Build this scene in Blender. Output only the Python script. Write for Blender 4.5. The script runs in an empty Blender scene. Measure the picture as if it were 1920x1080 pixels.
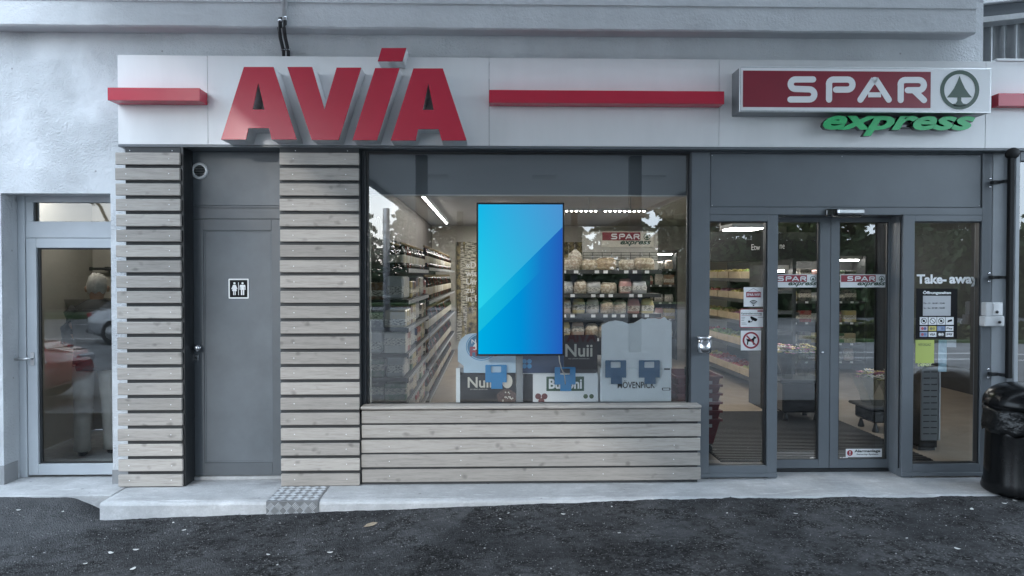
import bpy, bmesh, math, random
from mathutils import Vector, Matrix, noise as mnoise
rad = math.radians
random.seed(7)
scene = bpy.context.scene
C = scene.collection

# ------------------------------------------------------------------ camera
CAM = Vector((0, -6, 1.63)); FPX = 1404.0
cam = bpy.data.cameras.new('camera'); camo = bpy.data.objects.new('camera', cam); C.objects.link(camo)
camo.location = CAM; camo.rotation_euler = (rad(89.0), 0, rad(-1.5))
cam.sensor_width = 36; cam.lens = 36*FPX/1920; cam.clip_end = 600; cam.clip_start = 0.05
scene.camera = camo
RM = camo.rotation_euler.to_matrix()

# ------------------------------------------------------------------ world, sun, exposure
SUN_AZ, SUN_EL = 18, 15            # sun stands to the left behind the camera, low
w = bpy.data.worlds.new('World'); scene.world = w; w.use_nodes = True
nt = w.node_tree; nt.nodes.clear()
sky = nt.nodes.new('ShaderNodeTexSky'); sky.sky_type = 'NISHITA'; sky.sun_disc = False
sky.sun_elevation = rad(SUN_EL); sky.sun_rotation = rad(180+SUN_AZ)
sky.air_density = 1.0; sky.dust_density = 0.6; sky.ozone_density = 2.0
mx = nt.nodes.new('ShaderNodeMix'); mx.data_type = 'RGBA'; mx.inputs[0].default_value = 0.85   # thin overcast veil over the blue
mx.inputs[7].default_value = (8.6, 10.25, 12.1, 1)
bg = nt.nodes.new('ShaderNodeBackground'); bg.inputs[1].default_value = 0.15
ow = nt.nodes.new('ShaderNodeOutputWorld')
nt.links.new(sky.outputs[0], mx.inputs[6]); nt.links.new(mx.outputs[2], bg.inputs[0]); nt.links.new(bg.outputs[0], ow.inputs[0])
sun = bpy.data.lights.new('sun', 'SUN'); suno = bpy.data.objects.new('sun', sun); C.objects.link(suno)
sun.energy = 0.42; sun.angle = rad(1.5); sun.color = (1.0, 0.975, 0.94)
sdir = Vector((math.sin(rad(SUN_AZ)), math.cos(rad(SUN_AZ)), -math.tan(rad(SUN_EL))))
suno.rotation_euler = sdir.to_track_quat('-Z', 'Y').to_euler(); suno.location = (-6, -20, 9)
scene.view_settings.view_transform = 'Standard'; scene.view_settings.look = 'None'
scene.view_settings.gamma = 1; scene.view_settings.exposure = 1.72
scene.cycles.max_bounces = 10; scene.cycles.transparent_max_bounces = 24; scene.cycles.use_denoising = True
scene.cycles.caustics_reflective = False; scene.cycles.caustics_refractive = False
scene.cycles.sample_clamp_indirect = 6

# ------------------------------------------------------------------ helpers
def ray(px, py):
    return RM @ Vector(((px-960)/FPX, -(py-540)/FPX, -1))
def W(px, py, y):
    d = ray(px, py); t = (y-CAM.y)/d.y
    return CAM.x+d.x*t, CAM.z+d.z*t
def X(px, py, y): return W(px, py, y)[0]
def Z(px, py, y): return W(px, py, y)[1]
def RC(a, b, c, d, y):
    """a measured rectangle (left, top, right, bottom) on the plane y -> x0, x1, z0, z1"""
    my, mxx = (b+d)/2, (a+c)/2
    return X(a, my, y), X(c, my, y), Z(mxx, d, y), Z(mxx, b, y)

def link(o, parent=None):
    C.objects.link(o)
    if parent is not None: o.parent = parent
    return o
def tag(o, label=None, cat=None, group=None, kind=None):
    if label: o['label'] = label
    if cat: o['category'] = cat
    if group: o['group'] = group
    if kind: o['kind'] = kind
    return o
def thing(name, label, cat, group=None, loc=(0, 0, 0), rz=0):
    o = bpy.data.objects.new(name, None); C.objects.link(o); o.empty_display_size = .05
    o.location = loc; o.rotation_euler = (0, 0, rz)
    return tag(o, label, cat, group)
ORD = 'first second third fourth fifth sixth seventh eighth ninth tenth eleventh twelfth thirteenth fourteenth fifteenth sixteenth seventeenth eighteenth nineteenth twentieth'.split()
TENS = {20: 'twenty', 30: 'thirty'}
def ordw(i):
    if i < 20: return ORD[i]
    n = i+1; t = n//10*10
    return ('thirtieth' if n == 30 else TENS[t]+'-'+ORD[n-t-1])

class MB:
    def __init__(s): s.v = []; s.f = []; s.m = []; s.sm = []
    def face(s, vs, m=0, smooth=False):
        b = len(s.v); s.v += [tuple(v) for v in vs]; s.f.append(tuple(range(b, b+len(vs)))); s.m.append(m); s.sm.append(smooth)
    def raw(s, vs, fs, m=0, smooth=False):
        b = len(s.v); s.v += [tuple(v) for v in vs]
        for f in fs: s.f.append(tuple(b+i for i in f)); s.m.append(m); s.sm.append(smooth)
        return s
    def box(s, x0, x1, y0, y1, z0, z1, m=0, bev=0, mat=None):
        if x1 < x0: x0, x1 = x1, x0
        if z1 < z0: z0, z1 = z1, z0
        if y1 < y0: y0, y1 = y1, y0
        if bev:
            b = min(bev, (x1-x0)*.45, (y1-y0)*.45, (z1-z0)*.45)
            bm = bmesh.new(); bmesh.ops.create_cube(bm, size=1)
            for v in bm.verts:
                v.co = Vector(((x0+x1)/2+v.co.x*(x1-x0), (y0+y1)/2+v.co.y*(y1-y0), (z0+z1)/2+v.co.z*(z1-z0)))
            bmesh.ops.bevel(bm, geom=bm.edges[:], offset=b, segments=1, affect='EDGES')
            bm.verts.index_update()
            vs = [v.co.copy() for v in bm.verts]; fs = [[v.index for v in f.verts] for f in bm.faces]; bm.free()
        else:
            vs = [Vector(p) for p in ((x0,y0,z0),(x1,y0,z0),(x1,y1,z0),(x0,y1,z0),(x0,y0,z1),(x1,y0,z1),(x1,y1,z1),(x0,y1,z1))]
            fs = [(0,3,2,1),(4,5,6,7),(0,1,5,4),(1,2,6,5),(2,3,7,6),(3,0,4,7)]
        if mat: vs = [mat @ v for v in vs]
        s.raw(vs, fs, m); return s
    def lathe(s, prof, n=24, c=(0, 0, 0), m=0, smooth=True, axis='z', jit=None):
        vs, fs = [], []
        for (r, z) in prof:
            for k in range(n):
                a = 2*math.pi*k/n; rr = r
                if jit: rr, z2 = jit(r, z, a)
                else: z2 = z
                p = (rr*math.cos(a), rr*math.sin(a), z2)
                if axis == 'y': p = (p[0], -p[2], p[1])
                vs.append((c[0]+p[0], c[1]+p[1], c[2]+p[2]))
        for i in range(len(prof)-1):
            for k in range(n):
                k2 = (k+1) % n
                fs.append((i*n+k, i*n+k2, (i+1)*n+k2, (i+1)*n+k))
        fs.append(tuple(range(n-1, -1, -1))); fs.append(tuple((len(prof)-1)*n+k for k in range(n)))
        s.raw(vs, fs, m, smooth); return s
    def tube(s, pts, r, n=8, m=0):
        pts = [Vector(p) for p in pts]; rings = []
        for i, p in enumerate(pts):
            t = (pts[min(i+1, len(pts)-1)]-pts[max(i-1, 0)]).normalized()
            up = Vector((0, 0, 1)) if abs(t.z) < .9 else Vector((1, 0, 0))
            a = t.cross(up).normalized(); b = t.cross(a)
            rr = r[i] if isinstance(r, (list, tuple)) else r
            rings.append([p+(a*math.cos(2*math.pi*k/n)+b*math.sin(2*math.pi*k/n))*rr for k in range(n)])
        vs = [v for q in rings for v in q]; fs = []
        for i in range(len(rings)-1):
            for k in range(n):
                k2 = (k+1) % n
                fs.append((i*n+k, (i+1)*n+k, (i+1)*n+k2, i*n+k2))
        fs.append(tuple(range(n))); fs.append(tuple((len(rings)-1)*n+k for k in range(n-1, -1, -1)))
        s.raw(vs, fs, m, True); return s
    def prism(s, poly, y0, y1, m=0):
        """convex polygon in x,z (counter-clockwise seen from the front) between depths y0<y1"""
        n = len(poly)
        vs = [(p[0], y0, p[1]) for p in poly]+[(p[0], y1, p[1]) for p in poly]
        fs = [tuple(range(n)), tuple(range(2*n-1, n-1, -1))]
        for i in range(n):
            j = (i+1) % n; fs.append((j, i, n+i, n+j))
        s.raw(vs, fs, m); return s
    def ribbon(s, path, wd, y0, y1, m=0, caps=6):
        """constant-width stroke along a path of (x,z) with round ends, between depths y0<y1"""
        P = [Vector((p[0], p[1])) for p in path]; h = wd/2
        L, Rr = [], []
        for i, p in enumerate(P):
            d1 = (P[i]-P[i-1]).normalized() if i > 0 else None
            d2 = (P[i+1]-P[i]).normalized() if i < len(P)-1 else None
            if d1 is None: d1 = d2
            if d2 is None: d2 = d1
            t = (d1+d2).normalized(); nn = Vector((-t.y, t.x)); k = h/max(.35, nn.dot(Vector((-d1.y, d1.x))))
            L.append(p+nn*k); Rr.append(p-nn*k)
        n = len(P)
        vs = [(q.x, y0, q.y) for q in L]+[(q.x, y0, q.y) for q in Rr]+[(q.x, y1, q.y) for q in L]+[(q.x, y1, q.y) for q in Rr]
        fs = []
        for i in range(n-1):
            fs.append((i, n+i, n+i+1, i+1))
            fs.append((i, i+1, 2*n+i+1, 2*n+i)); fs.append((n+i+1, n+i, 3*n+i, 3*n+i+1))
        s.raw(vs, fs, m)
        if caps:
            for e in (0, 1):
                p = P[0] if e == 0 else P[-1]
                d = (P[0]-P[1]).normalized() if e == 0 else (P[-1]-P[-2]).normalized()
                a0 = math.atan2(d.y, d.x)
                arc = [(p.x+h*math.cos(a0-math.pi/2+math.pi*k/caps), p.y+h*math.sin(a0-math.pi/2+math.pi*k/caps)) for k in range(caps+1)]
                s.prism(arc, y0, y1, m)
        return s
    def build(s, name, mats, parent=None):
        me = bpy.data.meshes.new(name); me.from_pydata(s.v, [], s.f)
        if not isinstance(mats, (list, tuple)): mats = [mats]
        for m in mats: me.materials.append(m)
        me.polygons.foreach_set('material_index', s.m); me.polygons.foreach_set('use_smooth', s.sm); me.update()
        o = bpy.data.objects.new(name, me); return link(o, parent)
def box(name, x0, x1, y0, y1, z0, z1, mat, parent=None, bev=0):
    return MB().box(x0, x1, y0, y1, z0, z1, 0, bev).build(name, mat, parent)
def boxr(name, r, y0, y1, mat, parent=None, bev=0):
    return box(name, r[0], r[1], y0, y1, r[2], r[3], mat, parent, bev)
def frame_mb(o, i, y0, y1, bev=.002):
    """rectangular frame between outer and inner rectangles (x0,x1,z0,z1)"""
    m = MB()
    m.box(o[0], i[0], y0, y1, o[2], o[3], 0, bev); m.box(i[1], o[1], y0, y1, o[2], o[3], 0, bev)
    m.box(i[0], i[1], y0+.0005, y1-.0005, i[3], o[3], 0, bev); m.box(i[0], i[1], y0+.0005, y1-.0005, o[2], i[2], 0, bev)
    return m
def curve_mesh(cu):
    o = bpy.data.objects.new('tmp', cu); C.objects.link(o)
    dg = bpy.context.evaluated_depsgraph_get(); dg.update()
    me = bpy.data.meshes.new_from_object(o.evaluated_get(dg)); bpy.data.objects.remove(o); bpy.data.curves.remove(cu)
    return me
def text(name, body, rect, y, mat, parent=None, bold=0.0, shear=0, thick=.0015, space=1.0, back=False):
    """lettering fitted into rect (x0,x1,z0,z1), its front at depth y"""
    cu = bpy.data.curves.new('tmp', 'FONT'); cu.body = body; cu.size = 1; cu.offset = bold; cu.shear = shear
    cu.extrude = .1; cu.resolution_u = 3; cu.space_character = space
    me = curve_mesh(cu)
    xs = [v.co.x for v in me.vertices]; ys = [v.co.y for v in me.vertices]
    a, b, c, d = min(xs), max(xs), min(ys), max(ys)
    for v in me.vertices:
        u, t, e = (v.co.x-a)/(b-a), (v.co.y-c)/(d-c), (0.1-v.co.z)/.2
        if back: v.co = (rect[1]+(rect[0]-rect[1])*u, y-e*thick, rect[2]+(rect[3]-rect[2])*t)
        else: v.co = (rect[0]+(rect[1]-rect[0])*u, y+e*thick, rect[2]+(rect[3]-rect[2])*t)
    me.name = name; me.materials.clear(); me.materials.append(mat); me.update()
    return link(bpy.data.objects.new(name, me), parent)
def shape(name, polys, y0, y1, mat, parent=None):
    """flat filled outline with holes: polys are lists of (x,z)"""
    cu = bpy.data.curves.new('tmp', 'CURVE'); cu.dimensions = '2D'; cu.fill_mode = 'BOTH'; cu.extrude = (y1-y0)/2
    for p in polys:
        sp = cu.splines.new('POLY'); sp.points.add(len(p)-1); sp.use_cyclic_u = True
        for q, (a, b) in zip(sp.points, p): q.co = (a, b, 0, 1)
    me = curve_mesh(cu)
    for v in me.vertices: v.co = (v.co.x, (y0+y1)/2-v.co.z, v.co.y)
    me.name = name; me.materials.clear(); me.materials.append(mat); me.update()
    return link(bpy.data.objects.new(name, me), parent)
def circ(cx, cz, r, n=32, rz=None):
    return [(cx+r*math.cos(2*math.pi*k/n), cz+(rz or r)*math.sin(2*math.pi*k/n)) for k in range(n)]
def rrect(r, c, n=5):
    x0, x1, z0, z1 = r; out = []
    for (cx, cz, a) in ((x1-c, z0+c, -90), (x1-c, z1-c, 0), (x0+c, z1-c, 90), (x0+c, z0+c, 180)):
        for k in range(n+1):
            t = rad(a+90*k/n); out.append((cx+c*math.cos(t), cz+c*math.sin(t)))
    return out
def arc(cx, cz, r, a0, a1, n=8):
    return [(cx+r*math.cos(rad(a0+(a1-a0)*k/n)), cz+r*math.sin(rad(a0+(a1-a0)*k/n))) for k in range(n+1)]

# ------------------------------------------------------------------ materials
def nodes_of(name):
    m = bpy.data.materials.new(name); m.use_nodes = True
    return m, m.node_tree, m.node_tree.nodes['Principled BSDF']
def N(nt, t, **kw):
    n = nt.nodes.new(t)
    for k, v in kw.items():
        if isinstance(k, str) and k.startswith('i_'): n.inputs[int(k[2:])].default_value = v
        else: setattr(n, k, v)
    return n
def col4(c): return (c[0], c[1], c[2], 1)
def mixc(nt, fac, a, b, blend='MIX'):
    n = nt.nodes.new('ShaderNodeMix'); n.data_type = 'RGBA'; n.blend_type = blend
    for i, v in ((0, fac), (6, a), (7, b)):
        if hasattr(v, 'is_output') or isinstance(v, bpy.types.NodeSocket): nt.links.new(v, n.inputs[i])
        elif i == 0: n.inputs[0].default_value = v
        else: n.inputs[i].default_value = col4(v)
    return n.outputs[2]
def math_(nt, op, a, b=None, c=None):
    n = nt.nodes.new('ShaderNodeMath'); n.operation = op
    for i, v in enumerate((a, b, c)):
        if v is None: continue
        if isinstance(v, bpy.types.NodeSocket): nt.links.new(v, n.inputs[i])
        else: n.inputs[i].default_value = v
    return n.outputs[0]
def ramp(nt, fac, stops):
    n = nt.nodes.new('ShaderNodeValToRGB'); nt.links.new(fac, n.inputs[0]); e = n.color_ramp.elements
    while len(e) < len(stops): e.new(.5)
    for k, (p, c) in zip(e, stops):
        k.position = p; k.color = col4(c) if isinstance(c, (tuple, list)) else (c, c, c, 1)
    return n.outputs[0]
def coords(nt, scale=(1, 1, 1), rnd=False):
    tc = nt.nodes.new('ShaderNodeTexCoord'); mp = nt.nodes.new('ShaderNodeMapping'); mp.inputs[3].default_value = scale
    nt.links.new(tc.outputs['Object'], mp.inputs[0])
    if rnd:
        oi = nt.nodes.new('ShaderNodeObjectInfo'); m = math_(nt, 'MULTIPLY', oi.outputs['Random'], 37.0)
        cb = nt.nodes.new('ShaderNodeCombineXYZ'); nt.links.new(m, cb.inputs[0]); nt.links.new(m, cb.inputs[1]); nt.links.new(m, cb.inputs[2])
        nt.links.new(cb.outputs[0], mp.inputs[1])
        return mp.outputs[0], oi.outputs['Random']
    return mp.outputs[0]
def noise_(nt, vec, scale, detail=3, rough=.5):
    n = nt.nodes.new('ShaderNodeTexNoise'); n.inputs['Scale'].default_value = scale
    n.inputs['Detail'].default_value = detail; n.inputs['Roughness'].default_value = rough
    nt.links.new(vec, n.inputs['Vector']); return n.outputs[0]
def bump_(nt, b, h, strength, dist):
    n = nt.nodes.new('ShaderNodeBump'); n.inputs['Strength'].default_value = strength; n.inputs['Distance'].default_value = dist
    nt.links.new(h, n.inputs['Height']); nt.links.new(n.outputs[0], b.inputs['Normal']); return n
def M(name, col, rough=.5, metal=0, var=0.0, vs=4, bump=0, bs=80, coat=0, stretch=(1, 1, 1), rnd=False, emit=None, es=1, rvar=0, spec=.5, dist=.004):
    m, nt, b = nodes_of(name)
    b.inputs['Base Color'].default_value = col4(col); b.inputs['Roughness'].default_value = rough; b.inputs['Metallic'].default_value = metal
    b.inputs['Coat Weight'].default_value = coat; b.inputs['Coat Roughness'].default_value = .05; b.inputs['Specular IOR Level'].default_value = spec
    if var or bump or rvar:
        v = coords(nt, stretch, rnd); r = None
        if rnd: v, r = v
        if var:
            f = ramp(nt, noise_(nt, v, vs, 5, .6), [(.3, 0), (.7, 1)])
            lo = tuple(c*(1-var) for c in col); hi = tuple(min(1, c*(1+var)) for c in col)
            nt.links.new(mixc(nt, f, lo, hi), b.inputs['Base Color'])
        if rvar:
            f2 = noise_(nt, v, vs*2.3, 4, .6)
            nt.links.new(math_(nt, 'ADD', math_(nt, 'MULTIPLY', f2, rvar), rough-rvar*.5), b.inputs['Roughness'])
        if bump: bump_(nt, b, noise_(nt, v, bs, 4, .6), bump, dist)
    if emit:
        b.inputs['Emission Color'].default_value = col4(emit); b.inputs['Emission Strength'].default_value = es
    return m
def glass_mat(name, tint, ior, rough=0.0):
    m = bpy.data.materials.new(name); m.use_nodes = True; nt = m.node_tree; nt.nodes.clear()
    tr = N(nt, 'ShaderNodeBsdfTransparent'); tr.inputs[0].default_value = col4(tint)
    gl = N(nt, 'ShaderNodeBsdfGlossy'); gl.inputs['Roughness'].default_value = rough; gl.inputs[0].default_value = (1, 1, 1, 1)
    fr = N(nt, 'ShaderNodeFresnel'); fr.inputs[0].default_value = ior
    v = coords(nt); bp = N(nt, 'ShaderNodeBump'); bp.inputs['Strength'].default_value = .02; bp.inputs['Distance'].default_value = .01
    nt.links.new(noise_(nt, v, 1.3, 1, .4), bp.inputs['Height']); nt.links.new(bp.outputs[0], gl.inputs['Normal'])
    mi = N(nt, 'ShaderNodeMixShader'); out = N(nt, 'ShaderNodeOutputMaterial')
    ge = N(nt, 'ShaderNodeNewGeometry')      # reflect on the entering side of the pane only
    fac = math_(nt, 'MULTIPLY', fr.outputs[0], math_(nt, 'SUBTRACT', 1.0, ge.outputs['Backfacing']))
    nt.links.new(fac, mi.inputs[0]); nt.links.new(tr.outputs[0], mi.inputs[1]); nt.links.new(gl.outputs[0], mi.inputs[2])
    nt.links.new(mi.outputs[0], out.inputs[0]); return m

def make_stucco(name, base, fine, coarse):
    m, nt, b = nodes_of(name); v = coords(nt)
    f = ramp(nt, noise_(nt, v, 1.1, 6, .62), [(.32, 0), (.68, 1)])
    st = ramp(nt, noise_(nt, coords(nt, (2.2, 2.2, .5)), 1.7, 5, .6), [(.45, 0), (.75, 1)])
    c = mixc(nt, f, tuple(x*.9 for x in base), tuple(min(1, x*1.06) for x in base))
    c = mixc(nt, math_(nt, 'MULTIPLY', st, .28), c, tuple(x*.72 for x in base))
    # small chips where the paint has come off
    vo = N(nt, 'ShaderNodeTexVoronoi'); vo.inputs['Scale'].default_value = 5.5; nt.links.new(v, vo.inputs['Vector'])
    ch = ramp(nt, vo.outputs['Distance'], [(.03, 1), (.055, 0)])
    c = mixc(nt, math_(nt, 'MULTIPLY', ch, .55), c, (.16, .15, .15))
    nt.links.new(c, b.inputs['Base Color']); b.inputs['Roughness'].default_value = .8
    patch = ramp(nt, noise_(nt, v, 2.3, 3, .5), [(.38, .12), (.6, 1)])
    h = math_(nt, 'MULTIPLY', noise_(nt, v, 62, 5, .65), patch)
    h2 = math_(nt, 'ADD', math_(nt, 'MULTIPLY', h, fine), math_(nt, 'MULTIPLY', noise_(nt, v, 6, 4, .6), coarse))
    bump_(nt, b, h2, 1.0, .022); return m
STUCCO = make_stucco('white_stucco', (.60, .62, .64), 1.0, .7)
BEAM = make_stucco('painted_concrete', (.5, .515, .53), .25, .55)

def make_wood(name, base):
    m, nt, b = nodes_of(name); v, r = coords(nt, (1, 1, 1), True)
    mp = N(nt, 'ShaderNodeMapping'); mp.inputs[3].default_value = (1.2, 9, 17); nt.links.new(v, mp.inputs[0])
    warp = noise_(nt, v, 2.2, 2, .5)
    g = noise_(nt, mp.outputs[0], 3.2, 6, .68)
    g2 = noise_(nt, mp.outputs[0], 11, 4, .6)
    grain = math_(nt, 'ADD', math_(nt, 'MULTIPLY', g, .65), math_(nt, 'MULTIPLY', g2, .35))
    c = ramp(nt, grain, [(.36, tuple(x*.76 for x in base)), (.5, base), (.64, tuple(x*1.13 for x in base))])
    # knots: small dark ellipses with a halo, sparsely scattered
    mp2 = N(nt, 'ShaderNodeMapping'); mp2.inputs[3].default_value = (.72, .02, 1.0); nt.links.new(v, mp2.inputs[0])
    dv = nt.nodes.new('ShaderNodeVectorMath'); dv.operation = 'ADD'; nt.links.new(mp2.outputs[0], dv.inputs[0])
    nz = N(nt, 'ShaderNodeTexNoise'); nz.inputs['Scale'].default_value = 9; nt.links.new(v, nz.inputs['Vector'])
    sc = nt.nodes.new('ShaderNodeVectorMath'); sc.operation = 'SCALE'; sc.inputs[3].default_value = .055; nt.links.new(nz.outputs[1], sc.inputs[0])
    nt.links.new(sc.outputs[0], dv.inputs[1])
    vo = N(nt, 'ShaderNodeTexVoronoi'); vo.inputs['Scale'].default_value = 10.5; nt.links.new(dv.outputs[0], vo.inputs['Vector'])
    k = ramp(nt, vo.outputs['Distance'], [(.08, 1), (.24, 0)])
    c = mixc(nt, math_(nt, 'MULTIPLY', k, .55), c, tuple(x*.36 for x in base))
    tone = math_(nt, 'ADD', math_(nt, 'MULTIPLY', r, .42), .78)
    hs = N(nt, 'ShaderNodeHueSaturation'); nt.links.new(tone, hs.inputs['Value']); nt.links.new(c, hs.inputs['Color'])
    nt.links.new(hs.outputs[0], b.inputs['Base Color']); b.inputs['Roughness'].default_value = .7
    bump_(nt, b, grain, .35, .003); return m
WOOD = make_wood('weathered_larch', (.345, .318, .288))

def make_asphalt():
    m, nt, b = nodes_of('asphalt'); v = coords(nt)
    vo = N(nt, 'ShaderNodeTexVoronoi'); vo.inputs['Scale'].default_value = 95; nt.links.new(v, vo.inputs['Vector'])
    sp = ramp(nt, N_color_val(nt, vo), [(.0, .010), (.5, .022), (.85, .046), (.965, .19)])
    big = ramp(nt, noise_(nt, v, 3.2, 9, .74), [(.44, 0), (.56, 1)])
    mid = ramp(nt, noise_(nt, v, 14, 6, .7), [(.46, 0), (.58, 1)])
    dk = ramp(nt, noise_(nt, v, 1.1, 6, .7), [(.42, 1), (.58, 0)])
    c = mixc(nt, math_(nt, 'MULTIPLY', big, .8), sp, (.095, .097, .101))
    c = mixc(nt, math_(nt, 'MULTIPLY', mid, .55), c, (.115, .117, .122))
    c = mixc(nt, math_(nt, 'MULTIPLY', dk, .55), c, (.012, .012, .013))
    # older paler patch to the left of the step
    sx = N(nt, 'ShaderNodeSeparateXYZ'); nt.links.new(v, sx.inputs[0])
    edge = math_(nt, 'ADD', math_(nt, 'MULTIPLY', sx.outputs[1], -.95), sx.outputs[0])
    lp = ramp(nt, math_(nt, 'ADD', edge, math_(nt, 'MULTIPLY', noise_(nt, v, 6, 4, .6), .25)), [(-.0, 0), (.5, 0)])
    n = N(nt, 'ShaderNodeMapRange'); nt.links.new(math_(nt, 'ADD', edge, math_(nt, 'MULTIPLY', noise_(nt, v, 7, 4, .6), .3)), n.inputs[0])
    n.inputs[1].default_value = -2.3; n.inputs[2].default_value = -2.05; n.inputs[3].default_value = .5; n.inputs[4].default_value = 0
    c = mixc(nt, n.outputs[0], c, (.125, .128, .134))
    nt.links.new(c, b.inputs['Base Color']); b.inputs['Roughness'].default_value = .9; b.inputs['Specular IOR Level'].default_value = .12
    h = math_(nt, 'ADD', vo.outputs['Distance'], math_(nt, 'MULTIPLY', noise_(nt, v, 40, 5, .7), 1.6))
    bump_(nt, b, h, 1.0, .016); return m
def N_color_val(nt, vo):
    s = N(nt, 'ShaderNodeSeparateColor'); nt.links.new(vo.outputs['Color'], s.inputs[0]); return s.outputs[0]
ASPHALT = make_asphalt()
def stained(name, base, rough):
    m, nt, b = nodes_of(name); v = coords(nt)
    a = ramp(nt, noise_(nt, v, 2.4, 9, .72), [(.38, 0), (.62, 1)]); fine = ramp(nt, noise_(nt, v, 55, 5, .7), [(.35, 0), (.65, 1)])
    dirt = ramp(nt, noise_(nt, v, 1.3, 7, .66), [(.50, 0), (.66, 1)]); scuff = ramp(nt, noise_(nt, coords(nt, (2, 9, 4)), 2.6, 7, .7), [(.56, 0), (.66, 1)])
    c = mixc(nt, a, tuple(x*.8 for x in base), tuple(x*1.12 for x in base)); c = mixc(nt, math_(nt, 'MULTIPLY', fine, .35), c, tuple(x*.62 for x in base))
    c = mixc(nt, math_(nt, 'MULTIPLY', dirt, .5), c, tuple(x*.5 for x in base)); c = mixc(nt, math_(nt, 'MULTIPLY', scuff, .4), c, (.72, .73, .74))
    vo = N(nt, 'ShaderNodeTexVoronoi'); vo.inputs['Scale'].default_value = 7.5; nt.links.new(v, vo.inputs['Vector'])
    gum = ramp(nt, vo.outputs['Distance'], [(.07, 1), (.095, 0)]); keep = math_(nt, 'GREATER_THAN', N_color_val(nt, vo), .62)
    c = mixc(nt, math_(nt, 'MULTIPLY', math_(nt, 'MULTIPLY', gum, keep), .7), c, tuple(x*.36 for x in base))
    nt.links.new(c, b.inputs['Base Color']); b.inputs['Roughness'].default_value = rough
    bump_(nt, b, math_(nt, 'ADD', noise_(nt, v, 70, 5, .7), noise_(nt, v, 14, 5, .6)), .8, .006); return m
def N_color_val(nt, vo):
    s = N(nt, 'ShaderNodeSeparateColor'); nt.links.new(vo.outputs['Color'], s.inputs[0]); return s.outputs[0]
CONCRETE = stained('concrete', (.45, .455, .46), .85)
CURB = stained('painted_kerb', (.50, .51, .52), .8)
PLINTH = M('plinth_grey', (.25, .255, .26), .85, var=.15, bump=.5)
FASCIA = M('fascia_panel', (.74, .745, .75), .34, var=.045, vs=1.2, stretch=(2.5, 1, .6), rvar=.12, spec=.6, bump=.03, bs=3)
RED = M('sign_red', (.48, .016, .045), .26, var=.05, vs=2, spec=.6)
RETURN = M('letter_return', (.60, .61, .62), .45)
SILVER = M('brushed_aluminium', (.55, .56, .57), .35, .8, var=.08, vs=30)
STEEL = M('stainless_steel', (.62, .63, .65), .2, 1, var=.1, vs=6)
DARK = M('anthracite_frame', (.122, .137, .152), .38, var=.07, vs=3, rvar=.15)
DARK2 = M('black_metal', (.018, .02, .022), .4, rvar=.15, var=.2)
DOORG = M('grey_door_paint', (.112, .128, .143), .42, var=.13, vs=3.5, bump=.08, bs=9, rvar=.2)
DOORF = M('grey_door_frame', (.088, .1, .112), .4, var=.1, vs=4, rvar=.2)
BATTEN = M('black_batten', (.03, .033, .036), .6, var=.2)
ALUF = M('pale_grey_frame', (.42, .45, .48), .4, var=.05)
WHITE = M('white_plastic', (.72, .73, .74), .4)
WHITEP = M('white_print', (.8, .81, .82), .45)
BLACK = M('black_print', (.008, .008, .009), .55, spec=.15)
SPRED = M('sign_dark_red', (.235, .022, .04), .32, var=.06)
SPGREEN = M('emblem_green', (.045, .085, .062), .35)
EXGREEN = M('bright_green', (.03, .46, .15), .3, var=.12, vs=6)
STKRED = M('sticker_red', (.30, .03, .05), .4)
BLACKP = M('glossy_black_plastic', (.008, .0085, .009), .16, rvar=.12, var=.3)
BAG = M('black_bag', (.008, .0085, .009), .25, bump=.7, bs=11, dist=.03, spec=.35)
GLASS = glass_mat('window_glass', (.97, .98, .98), 2.15)
GLASSL = glass_mat('door_glass', (.95, .96, .96), 1.75)
HOSE = M('black_hose', (.01, .01, .011), .35, bump=.5, bs=60)
CONDUIT = M('grey_conduit', (.5, .51, .52), .5, var=.15)
ZINC = M('corrugated_metal', (.34, .355, .37), .42, .5, var=.2, vs=3)

# ================================================================== STRUCTURE
def smooth(a, b, t):
    t = max(0, min(1, (t-a)/(b-a))); return t*t*(3-2*t)
WZ = -.052                              # top of the walkway before the shop
SF = -.42                               # front face of the step
XC0 = X(187, 950, SF)                   # left end of the step
def zg(x, y):
    zr = -.182+.122*max(0, min(1, (x-XC0)/4.2))
    if x > XC0+4.2: zr = -.060
    zl = -.062+(-.19+.062)*smooth(-.22, -.8, y)
    z = zl+(zr-zl)*smooth(XC0-.35, XC0+.02, x)
    z -= .004*smooth(-1.5, -9, y)*9
    if y > .12: z = -.26
    return z
def GP(px, py):
    d = ray(px, py); z = 0
    for _ in range(8):
        t = (z-CAM.z)/d.z; x, y = CAM.x+d.x*t, CAM.y+d.y*t; z = zg(x, y)
    return Vector((x, y, z))
xs = [-200, -90, -40, -22, -14, -9, -7, -6]+[-5+i*.026 for i in range(401)]+[6, 7, 9, 14, 22, 40, 90, 200]
ys = [-260, -120, -70, -45, -30, -20, -14, -10, -7, -5, -4, -3.4]+[-3+i*.022 for i in range(137)]+[.11, .13, 1, 4, 14, 60, 200]
gv = []
for y in ys:
    for x in xs:
        z = zg(x, y)
        if -3.2 < y < .05 and -5.1 < x < 5.5:
            p = Vector((x, y, 0))
            z += .006*mnoise.noise(p*3.1)+.0035*mnoise.noise(p*13)+.0030*mnoise.noise(p*37)
        gv.append((x, y, z))
nx = len(xs)
gf = [(j*nx+i, j*nx+i+1, (j+1)*nx+i+1, (j+1)*nx+i) for j in range(len(ys)-1) for i in range(nx-1)]
g = MB(); g.raw(gv, gf, 0, True); tag(g.build('ground', ASPHALT), kind='structure')

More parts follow.
